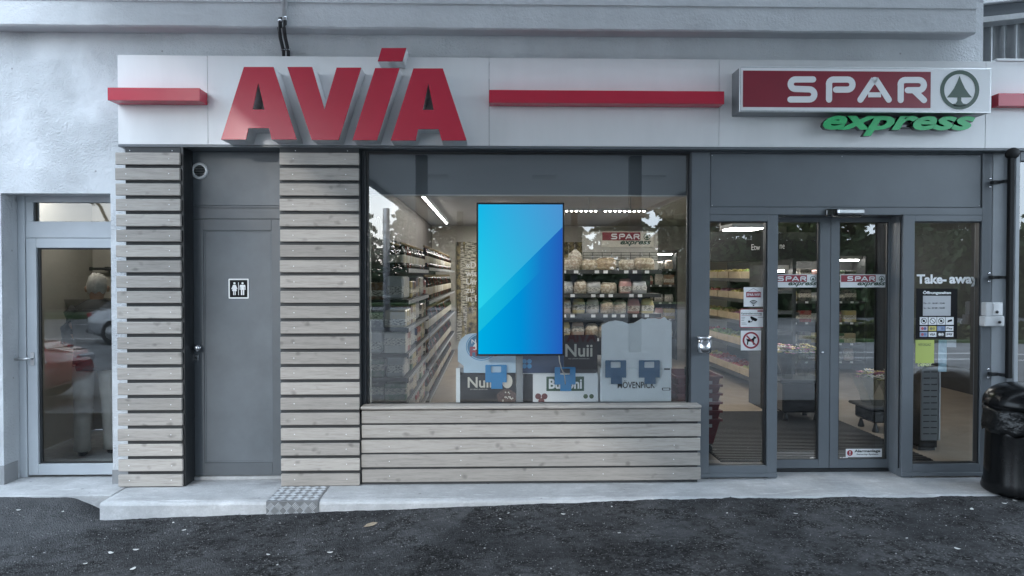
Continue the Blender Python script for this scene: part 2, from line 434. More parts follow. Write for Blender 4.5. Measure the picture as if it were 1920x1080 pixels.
FCON = M('forecourt_bounce_slab', (.22, .225, .23), .8, var=.3, vs=.7, bump=.3, bs=30)  # pale slab added over the asphalt to bounce light onto the shop front
fx_ = [-26, -14, -8, -5, -3.1, -2.8, 0, 1.4, 4, 8, 14, 26]; fy_ = [-31, -20, -10, -7, -5, -4, -3.3]
fc = MB(); fc.raw([(x, y, zg(x, y)+.008) for y in fy_ for x in fx_], [(j*12+i, j*12+i+1, (j+1)*12+i+1, (j+1)*12+i) for j in range(6) for i in range(11)])
tag(fc.build('forecourt', FCON), kind='structure')
rs = random.Random(77); stn = MB()
for k in range(15000):
    yy = -2.15+1.75*rs.random()**.8; hw = 2.9+(.0-yy)*-.25+.6; xx = rs.uniform(-3.9, 4.3)
    if xx > XC0-.02 and yy > SF-.02 or (xx <= XC0 and yy > -.25): continue
    r_ = rs.uniform(.0022, .0052) if rs.random() < .93 else rs.uniform(.005, .0085)
    z_ = zg(xx, yy); p = Vector((xx, yy, 0)); z_ += .006*mnoise.noise(p*3.1)+.0035*mnoise.noise(p*13)+.0030*mnoise.noise(p*37)
    a_ = rs.uniform(0, 3.14); e_ = rs.uniform(.55, 1); ca, sa = math.cos(a_)*r_, math.sin(a_)*r_; t_ = r_*rs.uniform(.35, .7)
    pts = [(xx+ca, yy+sa, z_-.001), (xx-sa*e_, yy+ca*e_, z_-.001), (xx-ca, yy-sa, z_-.001), (xx+sa*e_, yy-ca*e_, z_-.001), (xx+ca*.35, yy+sa*.35, z_+t_), (xx-ca*.4, yy-sa*.3, z_+t_*.8)]
    stn.raw(pts, [(0, 1, 4), (1, 5, 4), (1, 2, 5), (2, 3, 5), (3, 4, 5), (3, 0, 4)], rs.choice((0, 0, 0, 0, 1, 1, 1, 2)))
tag(stn.build('asphalt_grit', [M('grit_dark', (.022, .023, .025), .6), M('grit_grey', (.12, .122, .126), .65), M('grit_pale', (.3, .3, .3), .7)]), kind='stuff')
# kerb-like step along the shop front, threshold slab of the left door
st = MB()
n = 60
def stx(i): return XC0+(5.6-XC0)*i/n
top = []
for i in range(n+1):
    x = stx(i); j = .004*mnoise.noise(Vector((x*6, 0, 0))); top.append((x, j))
prof = [(SF, -.4), (SF, WZ-.026), (SF+.008, WZ-.010), (SF+.024, WZ-.004), (.27, WZ-.004)]
vs = [(x, py_+j*(1 if k < 3 else .3), pz) for (x, j) in top for k, (py_, pz) in enumerate(prof)]
L = len(prof)
fs = [(i*L+k, (i+1)*L+k, (i+1)*L+k+1, i*L+k+1) for i in range(n) for k in range(L-1)]
fs.append(tuple(range(L-1, -1, -1))+()) 
st.raw(vs, fs, 0)
st.face([(XC0, SF, -.4), (XC0, SF+.024, WZ-.004), (XC0, .27, WZ-.004), (XC0, .27, -.4)])
step = st.build('step', CURB); tag(step, kind='structure')
tag(box('walkway', XC0+.03, 5.55, SF+.045, .295, -.15, WZ, CONCRETE, None, .002), kind='structure')
LY = .30                                                    # plane of the left glass door
XL = X(38, 700, LY)                                         # left reveal of that door
tag(box('door_slab', XL-.8, XC0-.004, -.235, .5, -.3, -.0505, CONCRETE, None, .006), kind='structure')

# ---- the building: rendered walls, beam, piers
FZ0, FZ1 = Z(960, 273.5, 0), Z(960, 108.5, 0)               # fascia bottom / top
XF0 = X(221, 190, 0)
WY = .08
bld = thing('station_building', 'white rendered petrol station building with concrete beam above the shop front', 'building')
xr0 = X(209.5, 640, WY); lint = Z(110, 362.5, WY); ztop = 5.3
wall = MB()
wall.box(-9, xr0, WY, LY+.12, lint, ztop); wall.box(-9, XL, WY, LY+.12, -.3, lint)
wall.box(xr0, XF0+.05, WY, LY+.12, -.3, ztop)
xw1 = X(1843, 95, WY)
wall.box(XF0+.05, xw1, WY, LY+.12, FZ1-.15, ztop)
wall.build('wall', STUCCO, bld)
box('plinth', -9, XL+.004, WY-.005, LY-.05, -.3, Z(20, 866, .2), PLINTH, bld); box('plinth', xr0-.004, XF0+.02, WY-.005, LY-.05, -.3, Z(212, 881, WY), PLINTH, bld)
by = -.09
bm_ = MB(); zb = Z(960, 55.5, by); bx1 = X(1830, 30, by)
nb = 90; vs = []; fs = []
for i in range(nb+1):
    x = -9+(bx1+9)*i/nb
    j = .006*mnoise.noise(Vector((x*2.3, 3, 0)))+.003*mnoise.noise(Vector((x*11, 5, 0)))
    for (yy, zz) in ((WY+.02, zb+.004), (by+.012, zb+j), (by, zb+.012+j), (by, zb+.19), (by-.006, zb+.196), (by-.006, ztop)): vs.append((x, yy, zz))
for i in range(nb):
    for k in range(5): fs.append((i*6+k+1, i*6+k, (i+1)*6+k, (i+1)*6+k+1))
fs.append(tuple(nb*6+k for k in range(6))+())
bm_.raw(vs, fs, 0); bm_.face([(bx1, WY+.02, zb+.004), (bx1, by-.006, ztop), (bx1, WY+.4, ztop), (bx1, WY+.4, zb+.004)])
bm_.face([(bx1, by, zb+.012), (bx1, by-.006, ztop), (bx1, WY+.4, ztop), (bx1, WY+.4, zb+.012)])
bm_.build('beam', BEAM, bld)
# shell behind the cladding and above the openings
WX0, WX1, WZ0, WZ1 = RC(676, 279, 1296, 759, .1)            # shop window opening
sh = MB()
pxl = X(341, 600, -.0); px2a, px2b = X(525, 600, 0), X(673.6, 600, 0)
xsill1 = X(1313, 830, 0)
sh.box(XF0+.052, pxl-.004, .004, .24, WZ+.001, FZ0-.012)
sh.box(px2a+.004, px2b, .004, .24, WZ+.001, FZ0-.012)
sh.box(px2b, xsill1-.02, .01, .24, WZ+.001, Z(1000, 768, 0)-.03)
sh.box(XF0+.06, 5.6, .03, .24, FZ0-.012, FZ1-.16)
sh.build('shell', BATTEN, bld)
box('roof', -1.42, 6.6, .25, 11, 2.86, 3.0, BATTEN, bld)
# right-hand neighbour: corrugated cladding and dark beam above the fascia
cz0, cz1 = Z(1880, 112, .3), Z(1880, 10, .3)
cw = MB(); x0 = X(1815, 60, .3); k = 0; nn = 160
for i in range(nn):
    xa, xb = x0+i*.0125, x0+(i+1)*.0125
    ya, yb = (.3+.022*math.sin(2*math.pi*(q-x0)/.108) for q in (xa, xb))
    cw.face([(xa, ya, cz0-.2), (xb, yb, cz0-.2), (xb, yb, cz1+.5), (xa, ya, cz1+.5)], 0, True)
cwo = thing('corrugated_cladding', 'grey corrugated metal cladding above the fascia at the right end', 'cladding')
cw.build('sheet', ZINC, cwo)
rbm = Matrix.Translation((X(1830, 45, .15), .15, Z(1830, 36, .15))) @ Matrix.Rotation(rad(-6.5), 4, 'Y')
rb = MB(); rb.box(-.05, 2.2, -.05, .12, -.045, .0, 0, .004, rbm); rb.build('trim', SILVER, cwo)
rb = MB(); rb.box(-.05, 2.2, -.02, .12, .002, .10, 0, .004, rbm); rb.build('girder', DARK, cwo)
rb = MB(); rb.box(-.05, 2.2, -.07, .12, .102, .15, 0, .004, rbm); rb.build('edge_strip', WHITE, cwo)

# ---- fascia
fas = thing('fascia', 'long pale grey fascia of flat panels above the shop front', 'fascia')
joints = [221, 389.5, 917, 1348.5, 1848, 1990]
for a, b in zip(joints, joints[1:]):
    box('panel', X(a, 190, 0)+(.0015 if a != 221 else 0), X(b, 190, 0)-.0015, 0, .03, FZ0, FZ1, FASCIA, fas, .0012)
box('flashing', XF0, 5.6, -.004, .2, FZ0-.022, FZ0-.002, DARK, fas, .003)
box('cap', XF0, 5.6, .031, WY+.01, FZ1-.03, FZ1-.004, FASCIA, fas)
box('cap_strip', X(1867, 112, 0), 5.6, -.012, .06, FZ1+.002, FZ1+.022, WHITE, fas, .003)

# ---- interior shell
floor_m = M('shop_floor_tiles', (.26, .215, .17), .4, var=.14, vs=2.5, rvar=.2)
fl = box('shop_floor', -1.42, 6.6, .364, 10.6, -.05, .006, floor_m); tag(fl, kind='structure')
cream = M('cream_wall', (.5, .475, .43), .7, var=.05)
ceil_m = M('ceiling_board', (.42, .41, .39), .8, var=.04)
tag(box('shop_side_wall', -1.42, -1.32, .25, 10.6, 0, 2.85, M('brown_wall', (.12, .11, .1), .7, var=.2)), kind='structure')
iw = MB(); iw.box(-1.32, 6.5, 10.4, 10.5, .01, 2.84)
tag(iw.build('shop_wall', cream), kind='structure')
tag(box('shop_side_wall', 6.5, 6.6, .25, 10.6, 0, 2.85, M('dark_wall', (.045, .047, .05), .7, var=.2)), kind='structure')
ce = box('shop_ceiling', -1.31, 6.49, .26, 10.39, 2.70, 2.84, ceil_m); tag(ce, kind='structure')
zbk = Z(990, 366, .34)
bk = thing('window_bulkhead', 'dark grey boxed-in bulkhead behind the top of the shop window', 'bulkhead')
box('front_board', -1.31, X(1310, 400, .34), .30, .345, zbk, 2.69, M('bulkhead_grey', (.09, .1, .112), .6), bk)
box('lower_trim', -1.31, X(1310, 400, .34), .298, .35, zbk-.012, zbk-.001, cream, bk)
LAMPW = M('dim_diffuser', (.8, .8, .78), .5, emit=(1, .97, .9), es=4.5)
LAMP = M('lamp_diffuser', (.9, .9, .88), .5, emit=(1, .965, .91), es=14)
def ceiling_lamp(x, y, l, wd, lab, along='y', z=2.698, lm=None):
    t = thing('ceiling_lamp', lab, 'lamp', 'shop ceiling lamps', (x, y, z))
    hx, hy = (wd/2, l/2) if along == 'y' else (l/2, wd/2)
    box('housing', -hx-.02, hx+.02, -hy-.02, hy+.02, -.05, -.001, WHITE, t, .004)
    box('diffuser', -hx, hx, -hy, hy, -.062, -.0505, lm or LAMP, t, .003)
ceiling_lamp(-.9, 6.3, 5.0, .025, 'long slim lit ceiling lamp above the wine rack aisle')
ceiling_lamp(.12, 7.4, 4.4, .14, 'added long slim ceiling lamp behind the screen, lighting the rack fronts')  # added where the screen hides it, to light the rack fronts
ceiling_lamp(.9, 1.5, .1, 1.8, 'added unseen ceiling lamp lighting the bread shelf, hidden by the bulkhead')  # added out of sight to brighten the shelf fronts near the window
ceiling_lamp(X(1392, 423, 2.6), 2.6, .40, .34, 'bright square lit ceiling lamp behind the left fixed pane', z=Z(1392, 421, 2.6))
ceiling_lamp(3.2, 3.9, 1.6, .12, 'added ceiling lamp above the produce rack aisle, lighting the goods behind the doors')  # added for more light on the goods behind the entrance
ceiling_lamp(4.6, 5.4, 1.2, .12, 'lit ceiling lamp before the drinks cooler')

# workshop room behind the left glass door
ROOMW = M('workshop_wall', (.5, .47, .41), .85, var=.12, vs=1.4, bump=.2)
rm = MB(); rm.box(XL-.5, XL-.4, .43, 2.3, -.05, 2.7); rm.box(-2.0, -1.951, .43, 2.3, -.05, 2.7); rm.box(XL-.4, -2.0, 2.2, 2.3, -.04, 2.7)
rm.box(XL-.4, -2.0, .43, 2.2, 2.6, 2.7)
tag(rm.build('workshop_wall', ROOMW), kind='structure')
ceiling_lamp(X(150, 400, 1.3), 1.3, .9, .15, 'added ceiling lamp lighting the room behind the left glass door', 'x', 2.598, LAMPW)  # added lamp, brightens the room so that the person shows
tag(box('workshop_floor', XL-.4, -2.0, .505, 2.2, -.2, -.052, CONCRETE), kind='structure')

# ================================================================== OBJECTS ON THE FACADE
# ---- wooden cladding
SCREW = M('screw_head', (.75, .76, .78), .3, .7)
def cladding(label, x0, x1, ztop_, zbot, nbo, hfrac, yb, th, topstrip):
    t = thing('wood_cladding', label, 'cladding', 'grey board cladding of the shop front')
    pitch = (ztop_-zbot)/(nbo-1+hfrac); h = pitch*hfrac
    bmx = MB().box(-(x1-x0)/2, (x1-x0)/2, 0, th, -h/2, h/2, 0, .004).build('board', WOOD, t)
    me = bmx.data; sc = MB()
    rr = random.Random(int(x0*1000)+5)
    sxs = [x0+(x1-x0)*f for f in ((.17, .83) if x1-x0 < 1 else (.08, .29, .5, .71, .92))]
    for i in range(nbo):
        zc = ztop_-h/2-i*pitch
        o = bmx if i == 0 else link(bpy.data.objects.new('board', me), t)
        o.location = ((x0+x1)/2+rr.uniform(-.0025, .0025), yb+rr.uniform(-.0015, .0015), zc)
        o.rotation_euler = (rr.uniform(-.012, .012), rr.uniform(-.0012, .0012), 0)
        for sx_ in sxs:
            sc.lathe([(.0038, 0), (.0038, .0018), (.002, .0028)], 8, (sx_+rr.uniform(-.004, .004), yb+.0005, zc+rr.uniform(-.004, .004)), 0, True, 'y')
    if topstrip:
        for sx_ in sxs: sc.lathe([(.0042, 0), (.0042, .002), (.002, .003)], 8, (sx_+.012, .0035, ztop_+.021), 0, True, 'y')
    tag(sc.build('screws', SCREW, t), kind='stuff')
    return t
yb = -.031
z1, z0_ = Z(280, 286, yb), Z(280, 912.5, yb)
cladding('left narrow column of grey boards between white wall and toilet door', X(218.5, 600, yb), X(339.5, 600, yb), z1, z0_, 22, .775, yb, .027, True)
z1, z0_ = Z(600, 286.3, yb), Z(600, 911, yb)
cladding('column of grey boards between toilet door and shop window', X(525.3, 600, yb), X(673.5, 600, yb), z1, z0_, 22, .79, yb, .027, True)
yl = -.012
cl = cladding('low wall of long grey boards below the shop window', X(678, 830, yl), xsill1, Z(1000, 768.5, yl), Z(1000, 902, yl), 5, .86, yl, .02, False)
so = MB().box(X(676, 760, 0)+.004, xsill1+.002, -.03, .11, Z(1000, 766.5, -.03)-.001, Z(1000, 766.5, -.03)+.022, 0, .005).build('sill_board', WOOD, cl)

# ---- red bars
def red_bar(label, r, y0, back=0):
    t = thing('red_bar', label, 'sign bar', 'red bars on the fascia')
    box('front', r[0], r[1], y0, y0+.012, r[2], r[3], RED, t, .002)
    box('box', r[0]+.002, r[1]-.002, y0+.0125, back-.0005, r[2]+.002, r[3]-.002, RED, t)
red_bar('short red bar at the left end of the fascia', RC(201.5, 164.5, 374.5, 188.5, -.16), -.16)
red_bar('long red bar in the middle of the fascia', RC(917, 169.8, 1358, 193.8, -.14), -.14)
red_bar('red bar cut off by the right edge of the picture', RC(1872, 175, 2010, 199, -.085), -.085)

# ---- big red letters
lt = thing('letter_sign', 'four big red slanted letters on the left of the fascia', 'sign')
def zz2(p): return X(400+p[0]*.2963, 60+p[1]*.2963, -.2), Z(400+p[0]*.2963, 60+p[1]*.2963, -.2)
LET = [
 [[(48,680),(193,221),(380,221),(527,680),(368,680),(352,608),(222,608),(205,680)], [(284,320),(247,490),(323,490)]],
 [[(468,221),(625,221),(703,490),(780,225),(935,225),(793,682),(622,682)]],
 [[(1024,228),(1178,228),(1035,684),(880,684)]],
 [[(1266,230),(1452,230),(1603,686),(1445,686),(1425,614),(1295,614),(1280,686),(1122,686)], [(1360,325),(1325,493),(1394,493)]]]
for i, polys in enumerate(LET):
    P = [[zz2(p) for p in q] for q in polys]
    lo = shape('letter', P, -.185, -.001, RETURN, lt)
    shape('face', P, -.2, -.1855, RED, lo)
    if i == 2:
        D_ = [[zz2(p) for p in [(1065,101),(1221,101),(1196,184),(1040,184)]]]
        d = shape('dot', D_, -.185, -.001, RETURN, lo); shape('dot_face', D_, -.2, -.1855, RED, lo)
box('dot_bracket', zz2((1080, 0))[0], zz2((1180, 0))[0], -.05, .079, zz2((0, 160))[1], zz2((0, 160))[1]+.02, SILVER, lt)

# ---- rounded stroke lettering and fir-tree emblem (sign and stickers share the drawing)
def spar_strokes(U, wd, y0, y1, mat, parent):
    """U maps drawing units (measured on the lightbox) to x,z"""
    def P(pts): return [U(*p) for p in pts]
    m = MB(); e = (y1-y0)*.2
    def carc(cx, cy, r, a0, a1, n=10): return [(cx+r*math.cos(rad(a0+(a1-a0)*k/n)), cy+r*math.sin(rad(a0+(a1-a0)*k/n))) for k in range(n+1)]
    m.ribbon(P([(598, 488)]+carc(490, 517, 29, -90, -270)[0:]+[(575, 546)][0:0]+carc(575, 580, 31, -90, 90)+[(460, 611)]), wd, y0, y1)
    m.ribbon(P([(696, 612)]+[(696, 520)]+carc(722, 516, 27, 180, 270, 5)+carc(808, 520, 31, -90, 90)+[(738, 551)]), wd, y0, y1)
    m.ribbon(P([(888, 613), (962, 500)]+carc(975, 505, 12, 200, 340, 5)+[(988, 500), (1062, 613)]), wd, y0, y1)
    m.ribbon(P([(935, 583), (1014, 583)]), wd*.8, y0+e, y1, caps=0)
    m.ribbon(P([(1135, 615)]+[(1135, 522)]+carc(1161, 520, 27, 180, 270, 5)+carc(1246, 524, 31, -90, 90)+[(1178, 555)]), wd, y0, y1)
    m.ribbon(P([(1215, 556), (1279, 616)]), wd, y0+e, y1)
    return m.build('lettering', mat, parent)
def emblem(U, y0, y1, mat, parent, full=True):
    c = (1500, 553)
    out = [U(c[0]+120*math.cos(t), c[1]+120*math.sin(t)) for t in [2*math.pi*k/40 for k in range(40)]]
    inn = [U(c[0]+97*math.cos(t), c[1]+97*math.sin(t)) for t in [2*math.pi*k/40 for k in range(40)]]
    o = shape('emblem_ring', [out, inn], y0, y1, mat, parent)
    L_ = [(1498, 468), (1512, 505), (1532, 545), (1555, 577), (1575, 599), (1509, 599), (1509, 620), (1520, 636), (1545, 641), (1530, 652), (1498, 656)]
    Rr_ = [(2*1498-a, b) for a, b in L_[::-1]]
    shape('emblem_tree', [[U(*p) for p in L_+Rr_[1:-1]]], y0, y1-.0002, mat, parent)
ys_ = -.2
def U0(a, b): return X(1340+a*.3056, b*.3056, ys_), Z(1340+a*.3056, b*.3056, ys_)
SR = RC(1387.5, 127, 1858, 210, ys_)
sg = thing('lightbox_sign', 'long red and white lightbox with round green fir emblem over the entrance', 'sign')
box('casing', SR[0], SR[1], ys_+.02, -.0005, SR[2], SR[3], M('casing_grey', (.2, .21, .22), .4, .5, var=.1), sg, .003)
box('rim', SR[0]-.003, SR[1]+.003, ys_, ys_+.0195, SR[2]-.003, SR[3]+.003, SILVER, sg, .003)
box('white_face', SR[0]+.008, SR[1]-.008, ys_-.003, ys_-.0005, SR[2]+.008, SR[3]-.008, WHITEP, sg)
def U1(a, b):
    # lightbox front as a true rectangle
    fx = (a-155)/(1695-155); zt = 408+15*fx; zb_ = 682+10*fx; fz = (b-zt)/(zb_-zt)
    return SR[0]+(SR[1]-SR[0])*fx, SR[3]+(SR[2]-SR[3])*fz
p0, p1 = U1(172, 432), U1(1320, 664)
box('red_field', p0[0], p1[0], ys_-.006, ys_-.0032, p1[1], p0[1], SPRED, sg)
spar_strokes(U1, (U1(1037, 600)[0]-U1(1000, 600)[0]), ys_-.009, ys_-.0062, WHITEP, sg)
emblem(U1, ys_-.0062, ys_-.0032, SPGREEN, sg)
ex = thing('green_lettering', 'bright green slanted word express below the lightbox sign', 'sign')
er = RC(1543, 217, 1829, 255, -.13)
text('letters', 'express', er, -.13, EXGREEN, ex, bold=.035, shear=.35, thick=.006)
text('letter_sides', 'express', er, -.1235, BLACKP, ex, bold=.036, shear=.35, thick=.045)
box('standoff_rail', er[0]+.12, er[1]-.1, -.079, -.0005, (er[2]+er[3])/2+.0, (er[2]+er[3])/2+.02, BLACKP, ex)

# ---- black hoses dropping behind the fascia
hz = thing('cable_hose', 'two black hoses with metal clamps running down behind the fascia', 'hose')
hx = X(527, 70, -.12)
for k, dx in enumerate((-.016, .022)):
    za, zb2 = Z(527, 32-6*k, -.13), FZ1-.1
    MB().tube([(hx+dx+.012, -.125, za), (hx+dx+.01, -.125, za-.08), (hx+dx, -.12, zb-.01), (hx+dx-.004, -.07, zb-.07), (hx+dx-.01, .04, FZ1+.05), (hx+dx-.01, .055, zb2)], .0145, 10).build('hose', HOSE, hz)
    MB().lathe([(.0205, 0), (.0205, .014)], 12, (hx+dx+.011, -.125, za-.035)).build('clamp', STEEL, hz)
    MB().lathe([(.0215, 0), (.0215, .014)], 12, (hx+dx-.009, .03, FZ1+.055)).build('clamp', STEEL, hz)
MB().tube([(hx+.03, -.125, Z(527, 38, -.13)), (hx+.032, -.125, ztop)], .02, 10).build('conduit', CONDUIT, hz)

# ---- toilet door
DY = .2
wc = thing('toilet_door', 'grey metal door with toilet pictogram between the board columns', 'door')
xd0, xd1 = X(358, 600, DY), px2a+.05
zt_ = FZ0-.013
fr = MB(); zdoor = Z(440, 411, DY); zp0, zp1 = Z(440, 385.5, DY), Z(440, 284, DY); zdb = Z(440, 891, DY)
xl_ = X(362, 600, DY)
fr.box(xd0-.09, xl_-.002, DY-.01, DY+.06, WZ+.001, zt_, 0, .002); fr.box(xl_-.002, xd1, DY-.005, DY+.06, zdoor+.003, zp0, 0, .002)
fr.box(xl_-.002, xd1, DY-.004, DY+.06, zp1, zt_, 0, .002)
fr.build('frame', DOORF, wc)
box('upper_panel', xl_, xd1, DY+.004, DY+.04, zp0+.002, zp1-.002, DOORG, wc, .002)
box('drip_rail', xl_, xd1, DY-.014, DY-.0055, zp0-.02, zp0-.012, DOORF, wc, .002)
ri = RC(383, 432, 510.5, 867, DY)
frame_mb((xl_+.002, X(527, 650, DY)+.06, zdb, zdoor), ri, DY-.006, DY+.04).build('leaf', DOORF, wc)
box('leaf_panel', ri[0]+.001, ri[1]-.001, DY+.008, DY+.035, ri[2]+.001, ri[3]-.001, DOORG, wc)
frame_mb((ri[0], ri[1], ri[2], ri[3]), (ri[0]+.012, ri[1]-.012, ri[2]+.012, ri[3]-.012), DY+.0015, DY+.0078, .002).build('bead', DOORG, wc)
box('threshold', xl_-.02, xd1, DY-.03, DY+.05, WZ+.001, zdb-.004, CONCRETE, wc, .003)
box('side_lining', pxl+.001, pxl+.02, -.0, DY-.011, WZ+.001, zt_, DARK2, wc)
box('side_channel', pxl+.021, X(354, 600, DY), DY-.06, DY-.011, WZ+.001, zt_, DARK2, wc, .003)
kx, kz = W(369, 653, DY-.05)
kb = MB().lathe([(.016, 0), (.012, .02), (.012, .03), (.026, .037), (.03, .05), (.024, .062), (.008, .066)], 18, (kx, DY-.006, kz), 0, True, 'y').build('knob', STEEL, wc)
MB().lathe([(.022, 0), (.022, .004)], 18, (kx-.004, DY-.0065, kz), 0, True, 'y').build('rosette', STEEL, wc)
kp = boxr('key_plate', RC(363.5, 665, 371.5, 676.5, DY-.008), DY-.010, DY-.0065, STEEL, wc, .001)
MB().lathe([(.006, 0), (.006, .004)], 10, ((kp.bound_box[0][0]+kp.bound_box[6][0])/2, DY-.0102, (kp.bound_box[0][2]+kp.bound_box[6][2])/2), 0, True, 'y').build('keyhole', DARK2, wc)
# vent
vx, vz = W(372.5, 320, DY-.02); vr = .068
vt = thing('round_vent', 'round white louvred vent above the toilet door', 'vent')
vb = MB().lathe([(vr, 0), (vr, .010), (vr-.006, .018), (vr*.74, .020), (vr*.68, .012), (vr*.68, .004)], 36, (vx, DY+.0035, vz), 0, True, 'y'); vb.f = vb.f[:-1]; vb.m = vb.m[:-1]; vb.sm = vb.sm[:-1]; vb.build('ring', M('vent_white', (.85, .86, .87), .4), vt)
MB().lathe([(vr*.67, 0), (vr*.67, .001)], 36, (vx, DY+.0024, vz), 0, True, 'y').build('backing', DARK2, vt)
for k in range(6):
    dz_ = -.033+k*.0132; hw = math.sqrt(max(0, (vr*.66)**2-dz_**2))
    MB().box(-hw, hw, -.005, .005, -.0014, .0014, 0, 0, Matrix.Translation((vx, DY-.008, vz+dz_)) @ Matrix.Rotation(rad(35), 4, 'X')).build('louvre', SILVER, vt)
# pictogram sign
ps = thing('toilet_sign', 'small black toilet sign with woman and man pictograms', 'sign')
r = RC(428, 522.5, 466, 560, DY)
yy = DY+.0075
shape('plate', [rrect(r, .008)], yy-.003, yy, WHITEP, ps)
i_ = .011
shape('black_field', [rrect((r[0]+i_, r[1]-i_, r[2]+i_, r[3]-i_), .004)], yy-.0045, yy-.0032, BLACK, ps)
def pict(cx, skirt):
    s = (r[3]-r[2]); zc = (r[2]+r[3])/2; m = []
    m.append(circ(cx, zc+.27*s, .055*s, 14))
    if skirt: body = [(-.07,.19),(.07,.19),(.15,-.02),(.11,-.03),(.07,.07),(.12,-.12),(.06,-.12),(.06,-.32),(.015,-.32),(.015,-.12),(-.015,-.12),(-.015,-.32),(-.06,-.32),(-.06,-.12),(-.12,-.12),(-.07,.07),(-.11,-.03),(-.15,-.02)]
    else: body = [(-.11,.19),(.11,.19),(.14,.15),(.14,-.06),(.1,-.06),(.1,.1),(.08,.1),(.08,-.32),(.015,-.32),(.015,-.06),(-.015,-.06),(-.015,-.32),(-.08,-.32),(-.08,.1),(-.1,.1),(-.1,-.06),(-.14,-.06),(-.14,.15)]
    m.append([(cx+a*s, zc+b*s) for a, b in body]); return m
xm = (r[0]+r[1])/2; q = (r[1]-r[0])
shape('woman_pictogram', pict(xm-.2*q, True), yy-.006, yy-.0047, WHITEP, ps)
shape('man_pictogram', pict(xm+.2*q, False), yy-.006, yy-.0047, WHITEP, ps)
box('divider', xm-.012*q, xm+.012*q, yy-.006, yy-.0047, r[2]+.18*q, r[3]-.18*q, WHITEP, ps)

# ---- left glass door with top light
ld = thing('glass_door', 'pale grey framed glass door with top light in the white wall recess', 'door')
zf0, zf1 = -.049, lint+.1
xld1 = X(232, 650, LY)
tl_o, tl_i = RC(51.5, 374, 232, 424, LY), RC(63, 379.5, 232, 415.5, LY)
lf_o, lf_i = RC(53, 447, 232, 889.5, LY), RC(72, 465, 232, 869, LY)
fm = MB(); fm.box(XL, X(51, 600, LY), LY-.02, LY+.09, zf0, zf1, 0, .003)
fm.box(X(51, 600, LY), xld1, LY-.01, LY+.085, lf_o[3]+.003, tl_i[2], 0, .003); fm.box(X(51, 600, LY), xld1, LY-.0095, LY+.085, tl_i[3], zf1, 0, .003)
fm.box(X(51, 600, LY), tl_i[0], LY-.009, LY+.084, tl_i[2], tl_i[3], 0, .003)
fm.build('frame', ALUF, ld)
lm = MB(); lm.box(lf_o[0], lf_i[0], LY-.016, LY+.06, lf_o[2], lf_o[3], 0, .003)
lm.box(lf_i[0], xld1, LY-.0155, LY+.06, lf_i[3], lf_o[3], 0, .003); lm.box(lf_i[0], xld1, LY-.0155, LY+.06, lf_o[2], lf_i[2], 0, .003)
lm.build('leaf', ALUF, ld)
gk = MB(); gk.box(lf_i[0], lf_i[0]+.018, LY+.01, LY+.03, lf_i[2], lf_i[3]); gk.box(lf_i[0]+.018, xld1, LY+.01, LY+.03, lf_i[2], lf_i[2]+.012); gk.box(lf_i[0]+.018, xld1, LY+.01, LY+.03, lf_i[3]-.012, lf_i[3])
gk.box(tl_i[0], tl_i[0]+.014, LY+.01, LY+.03, tl_i[2], tl_i[3]); gk.build('gasket', DARK2, ld)
box('pane', lf_i[0]+.001, xld1, LY+.032, LY+.04, lf_i[2], lf_i[3], GLASSL, ld)
box('top_pane', tl_i[0]+.001, xld1, LY+.032, LY+.04, tl_i[2], tl_i[3], GLASSL, ld)
hx0, hz0 = W(60, 672, LY-.03)
hd = MB(); hd.box(hx0-.018, hx0+.014, LY-.026, LY-.0165, hz0-.06, hz0+.05, 0, .003); hd.tube([(hx0, LY-.026, hz0), (hx0, LY-.065, hz0), (hx0-.02, LY-.07, hz0), (hx0-.115, LY-.07, hz0-.004)], .011, 10)
hd.build('handle', SILVER, ld)

# ---- shop window
GY = .15
wn = thing('shop_window', 'large dark framed shop window with shelves and screen behind', 'window')
wo, wi = RC(675.5, 277, 1296, 759.5, .11), RC(692, 290, 1286.5, 755, GY)
wo = (px2b+.003, wo[1], wo[2], FZ0-.023)
frame_mb(wo, (wi[0]-.02, wi[1]+.015, wi[2]-.004, wi[3]+.012), .10, GY+.06).build('frame', M('window_frame_dark', (.035, .039, .044), .4, var=.1), wn)
frame_mb((wi[0]-.0195, wi[1]+.0145, wi[2]-.0035, wi[3]+.0115), (wi[0], wi[1], wi[2], wi[3]), .128, GY+.0, .001).build('gasket', DARK2, wn)
box('pane', wi[0]-.01, wi[1]+.01, GY+.001, GY+.009, wi[2]-.003, wi[3]+.01, GLASS, wn)
box('glazing_strip', wi[0]+.002, wi[0]+.012, GY+.012, GY+.03, wi[2], wi[3]-.35, M('glazing_strip', (.55, .5, .42), .5), wn)

# ---- entrance: fixed frame
EY = .1
en = thing('entrance_frame', 'anthracite entrance frame with two fixed panes and an upper panel', 'door frame')
ex0, ex1 = X(1295.5, 600, EY), X(1858, 600, EY); ezt = FZ0-.023
zh0, zh1 = Z(1580, 403, EY), Z(1580, 389, EY)
a = RC(1330, 415, 1439, 873.5, EY); b_ = RC(1713.5, 415, 1839.5, 870, EY)
xa2, xb1 = X(1458, 640, EY), X(1692, 640, EY)
zb0 = Z(1580, 894, EY)
upz0, upz1 = Z(1580, 388.5, EY), Z(1580, 288, EY); upx0, upx1 = X(1332, 340, EY), X(1841.5, 340, EY)
m = MB()
m.box(ex0+.002, a[0], EY, EY+.1, WZ+.001, ezt, 0, .003)                    # left post
m.box(a[1], xa2, EY, EY+.1, WZ+.001, zh0, 0, .003)                         # left mullion
m.box(xb1, b_[0], EY, EY+.1, WZ+.001, zh0, 0, .003)                        # right mullion
m.box(b_[1], ex1, EY+.0, EY+.1, WZ+.001, ezt, 0, .003)                     # right post
m.box(a[0], b_[1], EY+.0005, EY+.1, zh0+.001, upz0, 0, .003)            # header
